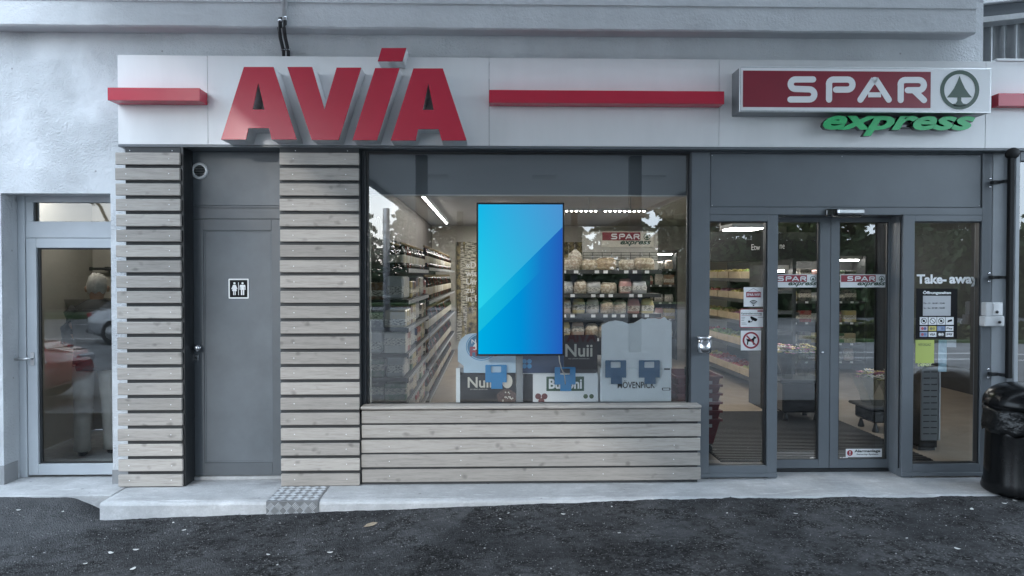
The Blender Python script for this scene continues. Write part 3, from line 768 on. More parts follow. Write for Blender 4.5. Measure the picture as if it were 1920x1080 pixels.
m.box(a[0], upx1+.01, EY+.001, EY+.1, upz1, ezt, 0, .003)
m.box(a[0], a[1], EY+.001, EY+.1, a[3], zh0, 0, .002); m.box(b_[0], b_[1], EY+.001, EY+.1, b_[3], zh0, 0, .002)
m.box(a[0], a[1], EY+.001, EY+.1, zb0+.03, a[2], 0, .002); m.box(b_[0], b_[1], EY+.001, EY+.1, zb0+.03, b_[2], 0, .002)
m.build('frame', DARK, en)
for (qa, qb) in ((ex0+.02, xa2+.001), (xb1-.001, ex1-.01)): box('base_strip', qa, qb, EY-.016, EY-.001, zb0+.004, zb0+.034, DARK, en, .003)
box('upper_panel', upx0+.003, upx1-.003, EY+.012, EY+.03, upz0+.003, upz1-.003, DARK, en, .002)
box('upper_panel_gap', upx0-.002, upx1+.002, EY+.031, EY+.05, upz0-.002, upz1+.002, DARK2, en)
for (qx, qz) in ((1336, 291), (1838, 292), (1580, 293), (1838, 385), (1336, 385)): MB().lathe([(.005, 0), (.005, .003)], 10, (X(qx, qz, EY), EY+.0118, Z(qx, qz, EY)), 0, True, 'y').build('panel_screw', SILVER, en)
for nm, r_ in (('left_pane', a), ('right_pane', b_)):
    frame_mb((r_[0], r_[1], r_[2], r_[3]), (r_[0]+.006, r_[1]-.012, r_[2]+.006, r_[3]-.008), EY+.02, EY+.07, .001).build('gasket', DARK2, en)
    box('pane', r_[0]+.001, r_[1]-.001, EY+.072, EY+.080, r_[2]+.001, r_[3]-.001, GLASS, en)
SY = .3
m = MB()     # recess linings between fixed frame and sliding doors
m.box(xa2-.03, xa2, EY+.1005, SY+.06, WZ+.001, zh0, 0, .002); m.box(xb1, xb1+.03, EY+.1005, SY+.06, WZ+.001, zh0, 0, .002)
m.box(xa2, xb1, EY+.1005, SY+.06, zh0-.001, zh0+.02, 0, .002)
m.build('recess_lining', DARK, en)
m = MB(); m.box(xb1+.002-.012, xb1-.001, EY+.03, EY+.035, .02, zh0-.01); m.build('lining_joint', DARK2, en)
# sensor above the doors
sn = thing('door_sensor', 'grey motion sensor over the sliding doors', 'sensor')
s0 = RC(1549, 391, 1620, 405, EY-.05)
m = MB().box(s0[0]+.01, s0[1]-.005, EY-.035, EY-.0005, s0[2]+.004, s0[3]-.002, 0, .008); m.build('housing', BLACKP, sn)
m = MB().box(s0[0]+.09, s0[1], EY-.075, EY-.0355, s0[2]+.012, s0[3], 0, .012); m.build('cover', SILVER, sn)
m = MB().box(s0[0]+.05, s0[1]-.03, EY-.062, EY-.036, s0[2]-.004, s0[2]+.0115, 0, .004); m.build('lens', BLACKP, sn)
# sliding doors
def sliding(label, o, gx0, gx1, gz0, gz1, y):
    t = thing('sliding_door', label, 'door', 'glass sliding doors of the shop')
    frame_mb(o, (gx0, gx1, gz0, gz1), y, y+.045).build('frame', DARK, t)
    frame_mb((gx0, gx1, gz0, gz1), (gx0+.006, gx1-.012, gz0+.006, gz1-.006), y+.006, y+.03, .001).build('gasket', DARK2, t)
    box('pane', gx0+.001, gx1-.001, y+.032, y+.040, gz0+.001, gz1-.001, GLASS, t)
    return t
zt2 = zh0-.004
xm_ = X(1556.5, 640, SY)
gz0, gz1 = Z(1560, 861.5, SY), Z(1560, 416, SY)
d1 = sliding('left glass sliding door with fir emblem sticker', (X(1440, 640, SY), xm_-.002, -.022, zt2), X(1461.5, 640, SY)-.06, X(1536, 640, SY), gz0, gz1, SY)
d2 = sliding('right glass sliding door with alarm sticker at its foot', (xm_+.002, X(1680, 640, SY), -.022, zt2), X(1573, 640, SY), X(1665, 640, SY), gz0, gz1, SY)
MB().lathe([(.012, 0), (.012, .006), (.007, .009)], 14, (X(1542, 661, SY), SY-.0005, Z(1542, 661, SY)), 0, True, 'y').build('lock', STEEL, d1)
box('door_track', xa2, xb1, SY-.004, SY+.06, WZ+.001, -.026, DARK2, en)

# ---- column at the right, black drain pipe, neighbour window
cr = thing('corner_column', 'grey metal corner column right of the entrance', 'column')
box('shaft', ex1+.004, X(1892, 600, .08), .10, .3, WZ+.001, FZ0-.023, M('column_grey', (.24, .26, .28), .45, var=.08), cr, .004)
box('joint_strip', ex1+.0005, ex1+.0035, .13, .28, WZ+.001, FZ0-.023, DARK2, cr)
nb_ = thing('neighbour_window', 'tall pane in grey frame at the right edge of the picture', 'window')
nr = (X(1892, 600, .08)+.002, 5.55)
box('stile', nr[0], nr[0]+.035, .02, .12, WZ+.001, FZ0-.023, M('pale_stile', (.3, .32, .34), .4), nb_, .003)
box('head', nr[0]+.036, nr[1], .02, .12, FZ0-.1, FZ0-.023, DARK, nb_, .003); box('foot', nr[0]+.036, nr[1], .02, .12, WZ+.001, .12, DARK, nb_, .003)
box('pane', nr[0]+.0352, nr[1], .06, .068, .1205, FZ0-.1005, GLASS, nb_)
PIPEM = M('matt_black', (.007, .007, .0075), .6, spec=.2)
pp = thing('black_pipe', 'black upright square pipe on stand-off brackets at the right', 'pipe')
py0 = -.05; pxx = X(1893.5, 500, py0)
def pbx(px_, py_): return W(px_, py_, py0)
MB().box(pxx-.02, pxx+.02, py0-.02, py0+.02, Z(1893, 709, py0), Z(1895, 290, py0), 0, .005).build('tube', PIPEM, pp)
ez = Z(1898, 288, py0)
m = MB(); m.lathe([(.012, -.03), (.045, -.02), (.056, 0), (.045, .02), (.012, .03)], 20, (0, 0, 0))
mm = Matrix.Translation((pxx+.012, py0, ez)) @ Matrix.Rotation(rad(90), 4, 'X') @ Matrix.Rotation(rad(18), 4, 'Z') @ Matrix.Diagonal((1.15, .85, 1, 1))
m.v = [tuple(mm @ Vector(v)) for v in m.v]; m.build('elbow', PIPEM, pp)
for zz_ in (341, 520, 702):
    zc = Z(1885, zz_, .03)
    bk_ = MB().box(pxx-.075, pxx-.018, .04, .098, zc-.014, zc+.014, 0, .003).box(pxx-.03, pxx+.015, py0+.0205, .0395, zc-.012, zc+.012, 0, .002).build('bracket', DARK2, pp)
    for dz_ in (.034, -.034): MB().lathe([(.011, 0), (.011, .005), (.006, .008)], 10, (pxx-.07, .0995, zc+dz_), 0, True, 'y').build('bolt', STEEL, bk_)
sk = thing('socket_box', 'two white outdoor switch boxes on the corner column', 'box')
r1, r2 = RC(1848, 567, 1880, 592.5, .04), RC(1847, 593, 1884, 612, .02)
box('upper_box', r1[0], r1[1], .035, .0985, r1[2], r1[3], M('box_white', (.55, .56, .57), .4), sk, .005)
box('lower_box', r2[0], r2[1], .02, .0985, r2[2], r2[3]-.001, M('box_white2', (.58, .59, .6), .4), sk, .006)
box('switch_plate', r1[0]+.06, r1[1]-.006, .031, .0345, r1[2]+.008, r1[3]-.008, WHITEP, sk, .002)
for (qx, qz, yy_) in ((1869, 585, .0305), (1874, 604, .0195)):
    zq = Z(qx, qz, yy_); xq = X(qx, qz, yy_)
    MB().lathe([(.012, 0), (.012, .008), (.006, .012)], 12, (xq, yy_, zq), 0, True, 'y').build('knob', DARK2, sk)
# steel ashtray at the left post
ash = thing('wall_ashtray', 'small round steel ashtray on the post left of the entrance', 'ashtray')
ac = W(1320.5, 640, EY-.06); ar = .056
ztp, zbt = Z(1320, 630, EY-.06), Z(1320, 662, EY-.06)
MB().lathe([(ar-.01, zbt), (ar, zbt+.012), (ar, ztp-.025)], 24, (ac[0], EY-ar-.006, 0)).build('cup', STEEL, ash)
MB().lathe([(ar+.003, ztp-.024), (ar+.003, ztp-.006), (ar-.006, ztp), (ar-.02, ztp+.003)], 24, (ac[0], EY-ar-.006, 0)).build('lid', STEEL, ash)
box('wall_plate', ac[0]-.02, ac[0]+.02, EY-.0068, EY-.0003, zbt+.02, ztp-.03, STEEL, ash)

# ---- litter bin
bc = Vector((X(1924, 900, -.33), -.33, 0)); bz0 = WZ+.001
bn = thing('litter_bin', 'black domed litter bin with plastic bag, cut off at the right edge', 'litter bin', None, (bc.x, bc.y, bz0))
R0 = .30; BINM = M('bin_black', (.006, .0062, .0066), .22, rvar=.1, var=.3, spec=.22)
MB().lathe([(.285, 0), (.30, .012), (.303, .03), (.285, .10), (.275, .45), (.27, .60)], 48).build('barrel', BINM, bn)
def bagj(r_, z_, a_):
    p = Vector((math.cos(a_)*2.2, math.sin(a_)*2.2, z_*5))
    f = 1+.05*mnoise.noise(p*2)+.03*mnoise.noise(p*5); return r_*f, z_+.025*mnoise.noise(p*1.7)*(1 if z_ < .6 else .3)
MB().lathe([(.272, .50), (.295, .47), (.302, .5), (.30, .55), (.292, .60), (.297, .63), (.29, .655), (.27, .66)], 72, (0, 0, 0), 0, True, 'z', bagj).build('bag', BAG, bn)
# dome lid with a tilted round opening towards the front
prof = [(.285, .655), (.296, .67), (.296, .69)]
for k in range(1, 9):
    t = rad(90*k/9); prof.append((.296*math.cos(t)**.6, .69+.155*math.sin(t)**1.15))
prof.append((.01, .8455))
bmd = MB().lathe(prof, 96)
keep = [i for i, f in enumerate(bmd.f)]
oc = Vector((.0, -.225, .762)); on = Vector((0, -.72, .69)).normalized(); orr = .122
nf, nm_, ns = [], [], []
for i, f in enumerate(bmd.f):
    c_ = sum((Vector(bmd.v[k]) for k in f), Vector())/len(f)
    d_ = c_-oc; rad_ = (d_-on*d_.dot(on)).length
    if rad_ < orr and c_.z > .67 and c_.y < -.05: continue
    nf.append(f); nm_.append(0); ns.append(True)
bmd.f, bmd.m, bmd.sm = nf, nm_, ns
lid = bmd.build('lid', BINM, bn)
ta = on.cross(Vector((1, 0, 0))).normalized(); tb = Vector((1, 0, 0))
ringp = [oc+(tb*math.cos(2*math.pi*k/40)+ta*math.sin(2*math.pi*k/40))*(orr+.005)-on*.0 for k in range(41)]
MB().tube(ringp, .015, 10).build('opening_rim', BINM, lid)
inn = MB(); 
for k in range(40):
    a0, a1 = 2*math.pi*k/40, 2*math.pi*(k+1)/40
    e0, e1 = (tb*math.cos(a0)+ta*math.sin(a0)), (tb*math.cos(a1)+ta*math.sin(a1))
    inn.face([oc+e0*orr, oc+e1*orr, oc+e1*orr*.8-on*.05, oc+e0*orr*.8-on*.05], 0, True)
inn.face([oc+(tb*math.cos(2*math.pi*k/40)+ta*math.sin(2*math.pi*k/40))*orr*.8-on*.05 for k in range(40)])
inn.build('liner', M('bin_liner_grey', (.14, .145, .15), .35, bump=.6, bs=20, dist=.02), lid)
tw = thing('crumpled_wrapper', 'crumpled red and white wrapper inside the bin opening', 'litter', None, (bc.x-.055, bc.y-.2, bz0+.668))
m = MB()
for k in range(7):
    rr = random.Random(k); c_ = Vector((rr.uniform(-.03, .03), rr.uniform(-.02, .02), rr.uniform(.0, .022))); s_ = .018+.01*rr.random()
    pts = [(c_+Vector((rr.uniform(-1, 1), rr.uniform(-1, 1), rr.uniform(-.4, 1)))*s_) for _ in range(4)]
    for tri in ((0,1,2),(0,2,3),(0,3,1),(1,3,2)): m.face([pts[q] for q in tri], k % 2)
m.build('paper', [WHITEP, STKRED], tw)

# ---- checker plate on the step
cp = thing('checker_plate', 'aluminium checker plate bent over the step edge', 'step plate')
cx0, cx1 = X(499.5, 950, SF-.005), X(597, 950, SF-.005)
CHK = M('checker_aluminium', (.24, .25, .26), .38, .55, var=.15, vs=9)
zlow = zg((cx0+cx1)/2, SF-.02)-.03
m = MB(); m.box(cx0, cx1, SF-.012, SF-.0065, zlow, WZ+.0035, 0, .001); m.box(cx0, cx1, SF-.006, -.033, WZ+.0008, WZ+.0035, 0, .001)
m.build('plate', CHK, cp)
ribs = MB(); cell = .062
def rib(u, v, ang, front):
    # one raised bar; u along x, v along the sheet
    ca, sa = math.cos(ang), math.sin(ang); hl, hw = .026, .0034
    c = [(u+ca*a_-sa*b, v+sa*a_+ca*b) for a_, b in ((-hl, 0), (-hl*.5, -hw), (hl*.5, -hw), (hl, 0), (hl*.5, hw), (-hl*.5, hw))]
    if front: lo = [(p[0], SF-.0122, p[1]) for p in c]; hi = [(u+(p[0]-u)*.7, SF-.0145, v+(p[1]-v)*.7) for p in c]
    else: lo = [(p[0], p[1], WZ+.0037) for p in c]; hi = [(u+(p[0]-u)*.7, v+(p[1]-v)*.7, WZ+.006) for p in c]
    vs = lo+hi; ribs.raw(vs, [(6, 7, 8, 9, 10, 11)]+[(k, (k+1) % 6, 6+(k+1) % 6, 6+k) for k in range(6)])
for front in (True, False):
    v0, v1 = (zlow, WZ-.006) if front else (SF+.004, -.04)
    nu, nv = int((cx1-cx0)/cell)+1, int((v1-v0)/cell)+1
    for i in range(nu):
        for j in range(nv):
            u, v = cx0+(i+.5)*cell, v1-(j+.5)*cell; ang = rad(45 if (i+j) % 2 else -45)
            for q in range(-2, 3):
                du, dv = -math.sin(ang)*q*.0105, math.cos(ang)*q*.0105
                if cx0+.012 < u+du < cx1-.012 and v0+.012 < v+dv < v1-.006: rib(u+du, v+dv, ang, front)
tag(ribs.build('raised_pattern', M('checker_rib', (.5, .52, .54), .35, .5), cp), kind='stuff')

# ================================================================== FORECOURT (seen mirrored in the glass)
CH = 4.1; CX0, CX1, CYF = -3.15, 5.7, -30
cn = thing('forecourt_canopy', 'grey forecourt canopy mirrored in the shop window', 'canopy')
CANU = M('canopy_soffit', (.8, .81, .82), .7, var=.05, vs=.6)
box('soffit', CX0, CX1, CYF, -.5, CH, CH+.08, CANU, cn)
box('deck', CX0+.02, CX1-.02, CYF+.02, -.52, CH+.081, CH+.5, BATTEN, cn)
for nm, q in (('edge_beam', (CX0-.12, CX0-.001)), ('edge_beam', (CX1+.001, CX1+.12))):
    box(nm, q[0], q[1], CYF, -.5, CH-.12, CH+.55, ZINC, cn, .01)
box('edge_beam', CX0, CX1, CYF-.12, CYF-.001, CH-.12, CH+.55, ZINC, cn, .01)
for i in range(3):
    for j in range(4):
        xx, yy2 = -1.4+i*2.7, -6-j*6.5
        box('downlight', xx-.3, xx+.3, yy2-.3, yy2+.3, CH-.03, CH-.001, M('downlight_glass', (.6, .6, .6), .3) if not (i+j) else bpy.data.materials['downlight_glass'], cn, .005)
COLM = M('column_steel', (.05, .052, .055), .5, var=.1)
for i, (xx, yy2) in enumerate(((-1.46, -9.3), (2.98, -9.3), (-1.26, -23), (3.2, -23))):
    t = thing('canopy_column', 'dark canopy column mirrored in the window, ' + ('left near one', 'right near one', 'left far one', 'right far one')[i], 'column', 'canopy columns')
    zz_ = zg(xx, yy2)
    box('shaft', xx-.12, xx+.12, yy2-.12, yy2+.12, zz_+.12, CH-.001, COLM, t, .01); box('base', xx-.28, xx+.28, yy2-.28, yy2+.28, zz_-.02, zz_+.119, CONCRETE, t, .01)
GRASS = M('grass', (.055, .10, .035), .9, var=.5, vs=6, bump=1, bs=40)
PAINT = M('road_paint', (.7, .7, .7), .6, var=.1)
zf = zg(0, -20)
tag(box('verge', -60, 60, -47, -38, zf-.2, zf+.06, GRASS), kind='structure')
tag(box('grass_island', -22, -4.6, -27.5, -25, zf-.2, zf+.1, GRASS), kind='structure')
tag(box('grass_island', 8.5, 30, -13.6, -12.2, zf-.2, zf+.1, GRASS), kind='structure')
for i, (xa, xb, ya) in enumerate(((-24, -4.6, -21.5), (6.5, 20, -8.6), (6.5, 20, -9.7), (-40, 40, -33), (-24, -6, -15.2))):
    tag(box('road_marking', xa, xb, ya-.07, ya+.07, zg(xa, ya)-.01, max(zg(xa, ya), zg(xb, ya))+.016, PAINT), kind='structure')
def leaf_mat(name, c):
    m, nt, b = nodes_of(name); v, r = coords(nt, (1, 1, 1), True)
    f = noise_(nt, v, 1.1, 3, .6); c_ = mixc(nt, ramp(nt, f, [(.35, 0), (.65, 1)]), tuple(x*.45 for x in c), tuple(x*1.5 for x in c))
    nt.links.new(c_, b.inputs['Base Color']); b.inputs['Roughness'].default_value = .6; return m
LEAF1 = leaf_mat('leaf_dark', (.045, .075, .03)); LEAF2 = leaf_mat('leaf_mid', (.10, .12, .05)); BARK = M('bark', (.09, .075, .06), .9, var=.3, bump=.8, bs=20)
def crown_mesh(kind, seed):
    rr = random.Random(seed); m = MB()
    n_ = 5200
    blobs = [(Vector((rr.uniform(-1, 1), rr.uniform(-1, 1), rr.uniform(-.8, 1)))*.62, rr.uniform(.28, .5)) for _ in range(14)]
    for i in range(n_):
        if kind == 'conifer':
            h = rr.random()**1.3; tier = (h*9) % 1; R_ = (1-h)*.34*(.65+.45*(1-tier))+.012; a_ = rr.uniform(0, 6.283); q = math.sqrt(rr.random())
            p = Vector((math.cos(a_)*R_*q, math.sin(a_)*R_*q, .12+h*.88))
            s_ = .018
        else:
            c_, R_ = rr.choice(blobs)
            d_ = Vector((rr.gauss(0, 1), rr.gauss(0, 1), rr.gauss(0, 1))).normalized()*R_*rr.uniform(.55, 1.05)
            p = c_+d_; p = Vector((p.x*.42, p.y*.42, .66+p.z*.34)); s_ = .021
        u = Vector((rr.gauss(0, 1), rr.gauss(0, 1), rr.gauss(0, 1))).normalized(); v_ = u.orthogonal().normalized()
        s_ *= rr.uniform(.6, 1.4)
        m.face([p+u*s_, p+v_*s_*.6, p-u*s_, p-v_*s_*.6], 0)
    return m
crowns = {('conifer', 0): None, ('broad', 1): None, ('broad', 2): None}
def tree(kind, seed, loc, h, label, wx=1.0):
    t = thing('conifer' if kind == 'conifer' else 'broadleaf_tree', label, 'tree', 'trees beyond the forecourt', loc)
    key = (kind, seed)
    if crowns[key] is None:
        o = crown_mesh(kind, seed).build('crown', LEAF1 if kind == 'conifer' else LEAF2, t); tr = MB()
        tr.tube([(0, 0, -.02), (.004, 0, .2), (0, .004, .5), (0, 0, .92 if kind == 'conifer' else .75)], [.022, .017, .011, .003], 8)
        if kind == 'broad':
            for k in range(7):
                a_ = k*.9+seed; tr.tube([(0, 0, .25+.05*k), (math.cos(a_)*.12, math.sin(a_)*.12, .42+.05*k), (math.cos(a_)*.25, math.sin(a_)*.25, .5+.055*k)], [.009, .006, .002], 6)
        tk = tr.build('trunk', BARK, t); crowns[key] = (o.data, tk.data)
    else:
        for nm, d in zip(('crown', 'trunk'), crowns[key]): link(bpy.data.objects.new(nm, d), t)
    t.scale = (h*wx, h*wx, h); t.rotation_euler = (0, 0, loc[0]*1.7)
    return t
side = ['leftmost', 'second from the left', 'third from the left', 'fourth from the left', 'fifth from the left', 'sixth from the left', 'seventh from the left', 'rightmost']
for i, (xx, hh) in enumerate(((-9.5, 9), (-5.6, 8), (-3.2, 9.5), (-.8, 8.5), (2.2, 9.5), (5.4, 7.5), (8.6, 9), (12.5, 8))):
    tree('conifer', 0, (xx, -43-(i % 3)*1.7, zf+.03), hh, 'tall dark conifer mirrored in the window, %s of the row' % side[i], 1.15)
for i, (xx, yy2, hh, kd) in enumerate(((-23, -24, 12, 1), (-17.5, -29, 12, 2), (-13, -21, 11, 1), (11.5, -24, 7.5, 2), (10.6, -29.5, 8, 1), (15.5, -27, 7.5, 1), (21, -28, 7, 2), (28, -27, 8, 1))):  # three left trees set tall to block sky light on the left wall
    tree('broad', kd, (xx, yy2, zf), hh, 'leafy tree beside the forecourt mirrored in glass, %s broadleaf tree' % side[i], 1.0)
def hedge(nm, label, x0, x1, y, h, d, seed, mat, dens=130, ls=1.0):
    rr = random.Random(seed); m = MB()
    for i in range(int((x1-x0)*h*dens)):
        xx = rr.uniform(x0, x1); zt = h*(.86+.2*mnoise.noise(Vector((xx*.8, y, seed)))); face = rr.random()
        p = Vector((xx, y+rr.uniform(-d/2, d/2), zt)) if face < .3 else Vector((xx, y+d/2*(1+.25*mnoise.noise(Vector((xx*2, 1, rr.uniform(0, h)*2)))), rr.uniform(0, zt)))
        u = Vector((rr.gauss(0, 1), rr.gauss(0, 1), rr.gauss(0, 1))).normalized(); v_ = u.orthogonal().normalized(); s_ = rr.uniform(.05, .11)*ls
        m.face([p+u*s_, p+v_*s_*.6, p-u*s_, p-v_*s_*.6])
    t = thing(nm, label, 'hedge', None, (0, 0, zf+.05)); m.build('foliage', mat, t)
    box('branches', x0+.1, x1-.1, y-d*.35, y+d*.3, 0, h*.78, M('hedge_core', (.02, .026, .014), .95), t)
hedge('hedge', 'long dark hedge across the road mirrored in the glass', -30, 34, -40.5, 1.9, 1.0, 3, LEAF1)
hedge('low_hedge', 'low green hedge mirrored in the entrance doors', 9, 28, -13, .55, .7, 9, LEAF2)
hedge('tall_hedge', 'tall dark wall of shrubs mirrored in the entrance panes', 8.5, 44, -24, 4.0, 2.0, 13, LEAF1, 60, 2.0)
hedge('tall_hedge', 'tall dark shrubs mirrored in the left glass door', -46, -6.5, -32, 4.2, 2.0, 17, LEAF1, 60, 2.0)
lp = thing('steel_pole', 'pale steel pole mirrored in the left of the window', 'pole', None, (-3.45, -18.2, zg(-3.3, -18.2)))
MB().lathe([(.11, 0), (.11, 4.0), (.1, 4.02)], 20).build('shaft', SILVER, lp)
for zz_ in (3.2, 3.55, 1.1): MB().lathe([(.125, zz_), (.125, zz_+.09)], 20).build('collar', CONDUIT, lp)
# parked cars
TYRE = M('tyre', (.015, .015, .015), .8); CARGL = M('car_glass', (.01, .012, .014), .05, spec=.8); LAMPR = M('tail_lamp', (.35, .012, .015), .15); HEADL = M('head_lamp', (.7, .72, .75), .1)
def car(label, paint, loc, rz):
    t = thing('parked_car', label, 'car', 'cars parked on the forecourt', loc, rz)
    # stations along the length (x): half-width, sill z, belt z
    bd = MB(); S = [(-2.1, .62, .42, .62), (-2.02, .78, .30, .86), (-1.7, .86, .22, .95), (-1.0, .89, .2, .97), (0, .9, .2, .96), (.8, .89, .2, .92), (1.5, .86, .22, .84), (1.95, .78, .28, .72), (2.1, .6, .4, .58)]
    vs, fs = [], []
    for (x_, hw, z0, z1_) in S:
        vs += [(x_, -hw*.93, z0), (x_, -hw, z0+(z1_-z0)*.35), (x_, -hw*.98, z0+(z1_-z0)*.75), (x_, -hw*.88, z1_), (x_, hw*.88, z1_), (x_, hw*.98, z0+(z1_-z0)*.75), (x_, hw, z0+(z1_-z0)*.35), (x_, hw*.93, z0)]
    for i in range(len(S)-1):
        for k in range(8):
            k2 = (k+1) % 8; fs.append((i*8+k, i*8+k2, (i+1)*8+k2, (i+1)*8+k))
    fs.append(tuple(range(7, -1, -1))); fs.append(tuple((len(S)-1)*8+k for k in range(8)))
    bd.raw(vs, fs, 0, True); b = bd.build('body', paint, t)
    rf = MB(); T = [(-1.75, .74, .95), (-1.25, .62, 1.36), (-.6, .6, 1.44), (.1, .6, 1.43), (.55, .62, 1.32), (1.15, .74, .92)]
    vs = []; fs = []
    for (x_, hw, z_) in T: vs += [(x_, -hw, z_), (x_, hw, z_)]
    rf.raw(vs, [(2*i, 2*i+2, 2*i+3, 2*i+1) for i in range(1, 4)], 0, True); rf.build('roof', paint, t)
    for nm, i in (('rear_window', 0), ('windscreen', 4)):
        MB().raw(vs, [(2*i, 2*i+2, 2*i+3, 2*i+1)]) if False else None
        g_ = MB(); g_.face([vs[2*i], vs[2*i+2], vs[2*i+3], vs[2*i+1]]); g_.build(nm, CARGL, t)
    for sd in (-1, 1):
        g_ = MB(); pts = [(x_, sd*hw, z_) for (x_, hw, z_) in T]+[(1.15, sd*.78, .9), (-1.75, sd*.78, .93)]
        g_.face(pts if sd < 0 else pts[::-1]); g_.build('side_window', CARGL, t)
        for x_ in (-1.25, 1.3):
            wh = MB().lathe([(.31, 0), (.33, .03), (.33, .17), (.31, .2)], 24, (0, 0, 0), 0, True, 'y').build('wheel', TYRE, t); wh.location = (x_, sd*.86+(.1 if sd < 0 else .1), .33)
            MB().lathe([(.2, -.004), (.2, .206)], 16, (0, 0, 0), 0, True, 'y').build('rim', SILVER, wh)
        box('tail_lamp', -2.075, -1.93, sd*.58-.17*1, sd*.58+.17, .72, .85, LAMPR, t, .02); box('headlight', 1.9, 2.04, sd*.55-.17, sd*.55+.17, .55, .68, HEADL, t, .02)
    box('number_plate', -2.12, -2.09, -.26, .26, .45, .56, WHITEP, t); box('bumper', -2.14, -1.98, -.7, .7, .3, .42, M('bumper_grey', (.05, .05, .05), .6), t, .03)
SILV = M('car_silver', (.55, .57, .6), .25, .6, coat=.8); CRED = M('car_red', (.42, .02, .03), .25, coat=.8)
car('silver saloon car mirrored in the left glass door', SILV, (X(184, 620, 14.8)+2.1, -14.2, zg(-8.4, -14)), rad(4))
car('red car mirrored in the left glass door', CRED, (X(131, 650, 4.6)-2.1, -4.0, zg(-8, -4)), rad(2))
# washing station with mirrored lettering behind the camera
fp = thing('washing_station', 'low grey forecourt cabinet whose red lettering shows mirrored in the window', 'cabinet', None, (1.62, -7.5, zg(1.6, -7.5)))
box('cabinet', -.4, .4, -.22, .22, 0, .86, M('cabinet_grey', (.2, .2, .21), .5), fp, .02)
text('lettering', 'AVIA', (-.27, .27, .5, .7), .227, M('dark_red_print', (.2, .01, .02), .4), fp, bold=.03, thick=.004, back=True)
box('top_rail', -.42, .42, -.24, .24, .861, .9, SILVER, fp, .01)

# ================================================================== SHOP INTERIOR
SHELF = M('shelf_dark', (.035, .036, .038), .6, spec=.25); SHELFL = M('shelf_light', (.25, .245, .235), .5); RAIL = M('price_rail', (.05, .05, .052), .5)
def pack_mat(name, cols, lab=(.75, .7, .6), vs=9, mott=.25, bandw=.85):
    m, nt, b = nodes_of(name); v, r = coords(nt, (1, 1, 1), True)
    n_ = len(cols); rp = nt.nodes.new('ShaderNodeValToRGB'); rp.color_ramp.interpolation = 'CONSTANT'; nt.links.new(r, rp.inputs[0]); e = rp.color_ramp.elements
    while len(e) < n_: e.new(.5)
    for k in range(n_): e[k].position = k/n_; e[k].color = col4(cols[k])
    f = ramp(nt, noise_(nt, v, vs, 3, .6), [(.47, 0), (.53, 1)])
    tc = nt.nodes.new('ShaderNodeTexCoord'); sp = N(nt, 'ShaderNodeSeparateXYZ'); nt.links.new(tc.outputs['Generated'], sp.inputs[0])
    lo_ = math_(nt, 'ADD', math_(nt, 'MULTIPLY', r, .3), .12); band = math_(nt, 'MULTIPLY', math_(nt, 'GREATER_THAN', sp.outputs[2], lo_), math_(nt, 'LESS_THAN', sp.outputs[2], math_(nt, 'ADD', lo_, .36)))
    ln = ramp(nt, noise_(nt, coords(nt, (30, 30, 90)), 1.4, 2, .5), [(.5, 0), (.56, 1)])
    c = mixc(nt, math_(nt, 'MULTIPLY', f, mott), rp.outputs[0], tuple(x*.55 for x in lab))
    c = mixc(nt, math_(nt, 'MULTIPLY', band, bandw), c, mixc(nt, ln, lab, tuple(x*.25 for x in lab)))
    nt.links.new(c, b.inputs['Base Color']); b.inputs['Roughness'].default_value = .35; return m
PACK = pack_mat('pack_print', [(.5, .42, .28), (.05, .06, .12), (.2, .1, .05), (.5, .4, .16), (.3, .04, .04), (.04, .04, .04), (.6, .58, .52), (.08, .16, .09)], vs=16)
FOIL = pack_mat('film_pack', [(.5, .5, .5), (.42, .43, .44), (.55, .53, .5)], (.7, .68, .62), vs=14)
BREAD = pack_mat('bread_bag', [(.7, .62, .47), (.62, .5, .34), (.74, .68, .56), (.5, .36, .22)], (.42, .27, .16), vs=34, mott=.6, bandw=.35)
SNACK = pack_mat('snack_bag', [(.55, .3, .28), (.6, .5, .22), (.55, .5, .45), (.5, .38, .3), (.35, .12, .12)], (.75, .7, .6), vs=18)
FRUIT = pack_mat('fruit', [(.4, .35, .08), (.35, .04, .04), (.2, .3, .06), (.5, .4, .2), (.3, .12, .2)], (.5, .45, .3), vs=30, bandw=0)
CARTON = M('wood_crate', (.5, .4, .27), .7, var=.12, vs=8)
BOT = M('bottle_glass_dark', (.012, .01, .008), .08); BOTR = M('bottle_red', (.12, .015, .012), .1); LABEL = pack_mat('bottle_label', [(.65, .6, .48), (.55, .5, .38), (.7, .68, .62)], (.72, .66, .52), vs=40, bandw=0); CAP = M('bottle_cap', (.3, .22, .12), .3, .5)
def bottle_mesh(nm, glass):
    m = MB(); m.lathe([(.034, 0), (.037, .004), (.037, .06)], 10); m.lathe([(.0372, .0605), (.0376, .062), (.0376, .15), (.0372, .152)], 10, (0, 0, 0), 1)
    m.lathe([(.037, .1525), (.037, .185), (.028, .215), (.0145, .235), (.0138, .27)], 10); m.lathe([(.0148, .2705), (.0148, .3), (.012, .302)], 10, (0, 0, 0), 2)
    o = m.build(nm, [glass, LABEL, CAP]); me = o.data; bpy.data.objects.remove(o); return me
bot_me = [bottle_mesh('wine_bottle', BOT), bottle_mesh('red_bottle', BOTR)]
